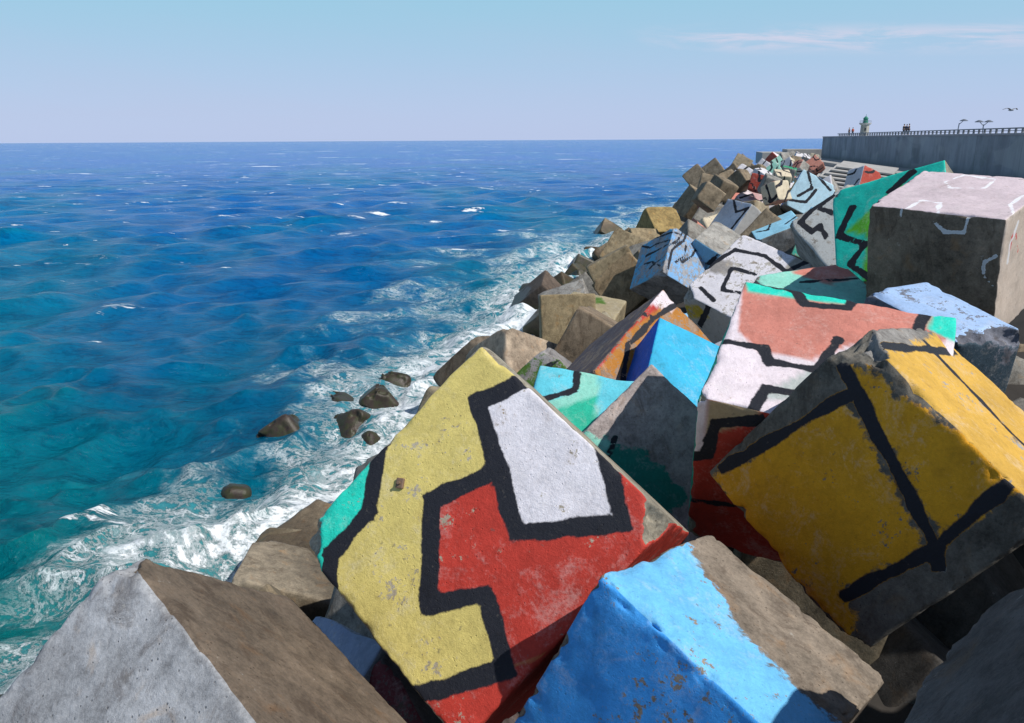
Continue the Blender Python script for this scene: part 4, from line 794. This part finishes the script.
def person(loc, rz, label, shirt, s=1.0, lean=0.0):
    o = empty('person', loc, label, 'person', 'people on the quay wall', rz); o.scale = (s, s, s)
    V = [(0, 0, .95), (0, 0, 1.2), (0, 0, 1.42), (0, 0, 1.5), (0, -.01, 1.58), (0, -.015, 1.70),
         (.17, 0, 1.40), (.22, .02, 1.13), (.20, -.1, .90), (.20, -.14, .80), (-.17, 0, 1.40), (-.22, .02, 1.13), (-.2, -.1, .90), (-.20, -.14, .80),
         (.09, 0, .90), (.10, -.03, .50), (.11, .02, .09), (.11, -.12, .04), (-.09, 0, .90), (-.10, .03, .50), (-.11, .05, .09), (-.11, -.09, .04)]
    E_ = [(0, 1), (1, 2), (2, 3), (3, 4), (4, 5), (2, 6), (6, 7), (7, 8), (8, 9), (2, 10), (10, 11), (11, 12), (12, 13), (0, 14), (14, 15), (15, 16), (16, 17), (0, 18), (18, 19), (19, 20), (20, 21)]
    Rd = [(.15, .11), (.15, .10), (.16, .10), .055, .075, .085, .065, .045, .03, .035, .065, .045, .03, .035, .09, .06, .045, .035, .09, .06, .045, .035]
    em = skin_mesh('body', V, E_, Rd); em.materials.append(mskin)
    b_ = bpy.data.objects.new('body', em); COL.objects.link(b_); b_.parent = o
    Vj = V[:3] + [V[6], V[7], V[8], V[10], V[11], V[12]]
    Ej = [(0, 1), (1, 2), (2, 3), (3, 4), (4, 5), (2, 6), (6, 7), (7, 8)]
    em = skin_mesh('jacket', Vj, Ej, [(.19, .14), (.18, .13), (.18, .125), .085, .065, .05, .085, .065, .05]); em.materials.append(shirt)
    b_ = bpy.data.objects.new('jacket', em); COL.objects.link(b_); b_.parent = o
    Vt = [V[0], V[14], V[15], V[16], V[18], V[19], V[20]]
    em = skin_mesh('trousers', Vt, [(0, 1), (1, 2), (2, 3), (0, 4), (4, 5), (5, 6)], [(.17, .13), .11, .08, .06, .11, .08, .06]); em.materials.append(mtrous)
    b_ = bpy.data.objects.new('trousers', em); COL.objects.link(b_); b_.parent = o
    bm = bmesh.new(); bmesh.ops.create_uvsphere(bm, u_segments=12, v_segments=8, radius=.115)
    bmesh.ops.transform(bm, matrix=Matrix.Translation((0, .02, 1.705)) @ Matrix.Diagonal((.9, 1, .95, 1)), verts=bm.verts)
    link('hair', bm, mhair, b_.parent, smooth=True)
def cloth(n_, c): return simple(n_, c, .9, 0, .1)
def wp(frac, off): # point on the wall top
    p = WA + wd * frac + wn * off; return (p.x, p.y, 12.445)
person(wp(235.0, 1.6), 0.5, 'person in a dark jacket standing on the quay wall, left of the one in red', cloth('dark_jacket', (0.03, 0.03, 0.05)), 1.0)
person(wp(231.3, 1.6), -0.4, 'person in a red orange jacket on the quay wall beside the lighthouse', cloth('red_jacket', (0.55, 0.1, 0.05)), 1.0)
person(wp(190.5, 1.6), 0.3, 'person in black standing leftmost of the three on the quay wall', cloth('black_jacket', (0.02, 0.02, 0.025)), 1.0)
person(wp(188.9, 1.6), -0.6, 'person in dark navy standing in the middle of the three on the quay wall', cloth('navy_jacket', (0.03, 0.04, 0.08)), 0.97)
person(wp(187.4, 1.6), 0.9, 'person in black and brown standing rightmost of the three on the quay wall', cloth('brown_jacket', (0.07, 0.05, 0.04)), 1.0)

# ------------------------------------------------------------------ gull
mg = simple('gull_feathers', (.55, .56, .58), .8, 0, .1); mgd = simple('gull_wing', (.22, .23, .26), .8, 0, .1)
g = empty('seagull', (37.7, 62.8, 13.95), 'grey and white gull gliding with spread wings, high at the right', 'gull', rz=.35)
em = skin_mesh('body', [(0, -.24, .02), (0, -.14, 0), (0, .05, 0), (0, .25, .02)], [(0, 1), (1, 2), (2, 3)], [.045, .05, .075, .02]); em.materials.append(mg)
b_ = bpy.data.objects.new('body', em); COL.objects.link(b_); b_.parent = g
for s_ in (-1, 1):
    bm = bmesh.new()
    prof = [(0.03, -.10, .10, .03), (.30, -.13, .07, .13), (.48, -.10, .06, .15), (.75, .02, .13, .05)]
    up_, dn_ = [], []
    for (x_, yf, yb, z_) in prof:
        up_.append((bm.verts.new((s_ * x_, yf, z_ + .012)), bm.verts.new((s_ * x_, yb, z_ + .004)))); dn_.append((bm.verts.new((s_ * x_, yf, z_ - .008)), bm.verts.new((s_ * x_, yb, z_ - .002))))
    for i in range(3):
        bm.faces.new((up_[i][0], up_[i + 1][0], up_[i + 1][1], up_[i][1])); bm.faces.new((dn_[i][1], dn_[i + 1][1], dn_[i + 1][0], dn_[i][0]))
        bm.faces.new((up_[i][0], dn_[i][0], dn_[i + 1][0], up_[i + 1][0])); bm.faces.new((up_[i][1], up_[i + 1][1], dn_[i + 1][1], dn_[i][1]))
    bm.faces.new((up_[3][0], dn_[3][0], dn_[3][1], up_[3][1])); bm.faces.new((up_[0][1], dn_[0][1], dn_[0][0], up_[0][0]))
    bmesh.ops.recalc_face_normals(bm, faces=bm.faces)
    link('wing', bm, mgd, g)

# ------------------------------------------------------------------ sky, sun
w = bpy.data.worlds.new('World'); sc.world = w; w.use_nodes = True
t = NT(w.node_tree)
for n in list(t.n): t.n.remove(n)
out = t.new('ShaderNodeOutputWorld'); bg = t.new('ShaderNodeBackground'); t.l.new(bg.outputs[0], out.inputs[0])
sk = t.new('ShaderNodeTexSky', sky_type='NISHITA'); sk.sun_disc = False
sk.sun_elevation = math.asin(SUN.z); sk.sun_rotation = math.atan2(SUN.x, SUN.y)
sk.altitude = 0; sk.air_density = 1.0; sk.dust_density = .4; sk.ozone_density = 1.6
gv = t.new('ShaderNodeTexCoord').outputs['Generated']
sep = t.new('ShaderNodeSeparateXYZ'); t.set(sep.inputs[0], gv)
az = t.math('ARCTAN2', sep.outputs[0], sep.outputs[1]); el = t.math('ARCSINE', sep.outputs[2])
cv = t.new('ShaderNodeCombineXYZ'); t.set(cv.inputs[0], az); t.set(cv.inputs[1], t.math('ADD', t.math('MULTIPLY', el, 1.0), t.math('MULTIPLY', az, .06)))
nz = t.noise(t.scale(cv.outputs[0], (7.0, 44, 1)), 1.0, 9, .66, .5)
band = t.math('MULTIPLY', t.step(t.math('ABSOLUTE', t.math('SUBTRACT', t.math('ADD', el, t.math('MULTIPLY', az, .04)), .119)), .020, .0),
              t.math('MULTIPLY', t.step(az, .12, .26), t.step(az, .62, .50)))
cl = t.math('MULTIPLY', t.math('MULTIPLY', t.step(nz, .42, .60), band), .72)
nz2 = t.noise(t.scale(cv.outputs[0], (2.0, 12, 1)), 1.0, 6, .6, .4)
veil = t.math('MULTIPLY', t.math('MULTIPLY', t.step(nz2, .45, .75), t.step(el, .30, .05)), .16)
c = sk.outputs[0]
low = t.mix(t.step(el, .0, .19), (5.3, 6.4, 9.2), (3.6, 6.7, 8.6))
c = t.mix(t.math('MULTIPLY', t.step(el, .55, .16), .92), c, low)
c = t.mix(veil, c, (5.6, 5.9, 8.0))
c = t.mix(cl, c, (7.8, 7.4, 8.9))
t.set(bg.inputs[0], c); bg.inputs[1].default_value = .092

sd = bpy.data.lights.new('sun', 'SUN'); sd.energy = 4.8; sd.angle = D2R(.5); sd.color = (1, .95, .87)
so = bpy.data.objects.new('sun', sd); COL.objects.link(so); so.rotation_euler = SUN.to_track_quat('Z', 'Y').to_euler(); so.location = (30, -20, 60)

# ------------------------------------------------------------------ camera
cd = bpy.data.cameras.new('camera'); cam = bpy.data.objects.new('camera', cd); COL.objects.link(cam); sc.camera = cam
cd.sensor_width = 36; cd.lens = 796 / 1024 * 36; cd.clip_end = 90000; cd.clip_start = .1
pit, roll = D2R(15.55), D2R(.33)
fwd = Vector((0, math.cos(pit), -math.sin(pit))); up0 = Vector((0, math.sin(pit), math.cos(pit))); r0 = Vector((1, 0, 0))
rt = math.cos(roll) * r0 - math.sin(roll) * up0; up = math.sin(roll) * r0 + math.cos(roll) * up0
M = Matrix((rt, up, -fwd)).transposed().to_4x4(); M.translation = (0, 0, EYE); cam.matrix_world = M

sc.render.engine = 'CYCLES'; sc.cycles.use_denoising = True; sc.cycles.max_bounces = 5
sc.view_settings.view_transform = 'Standard'; sc.view_settings.look = 'None'; sc.view_settings.exposure = 0; sc.view_settings.gamma = 1
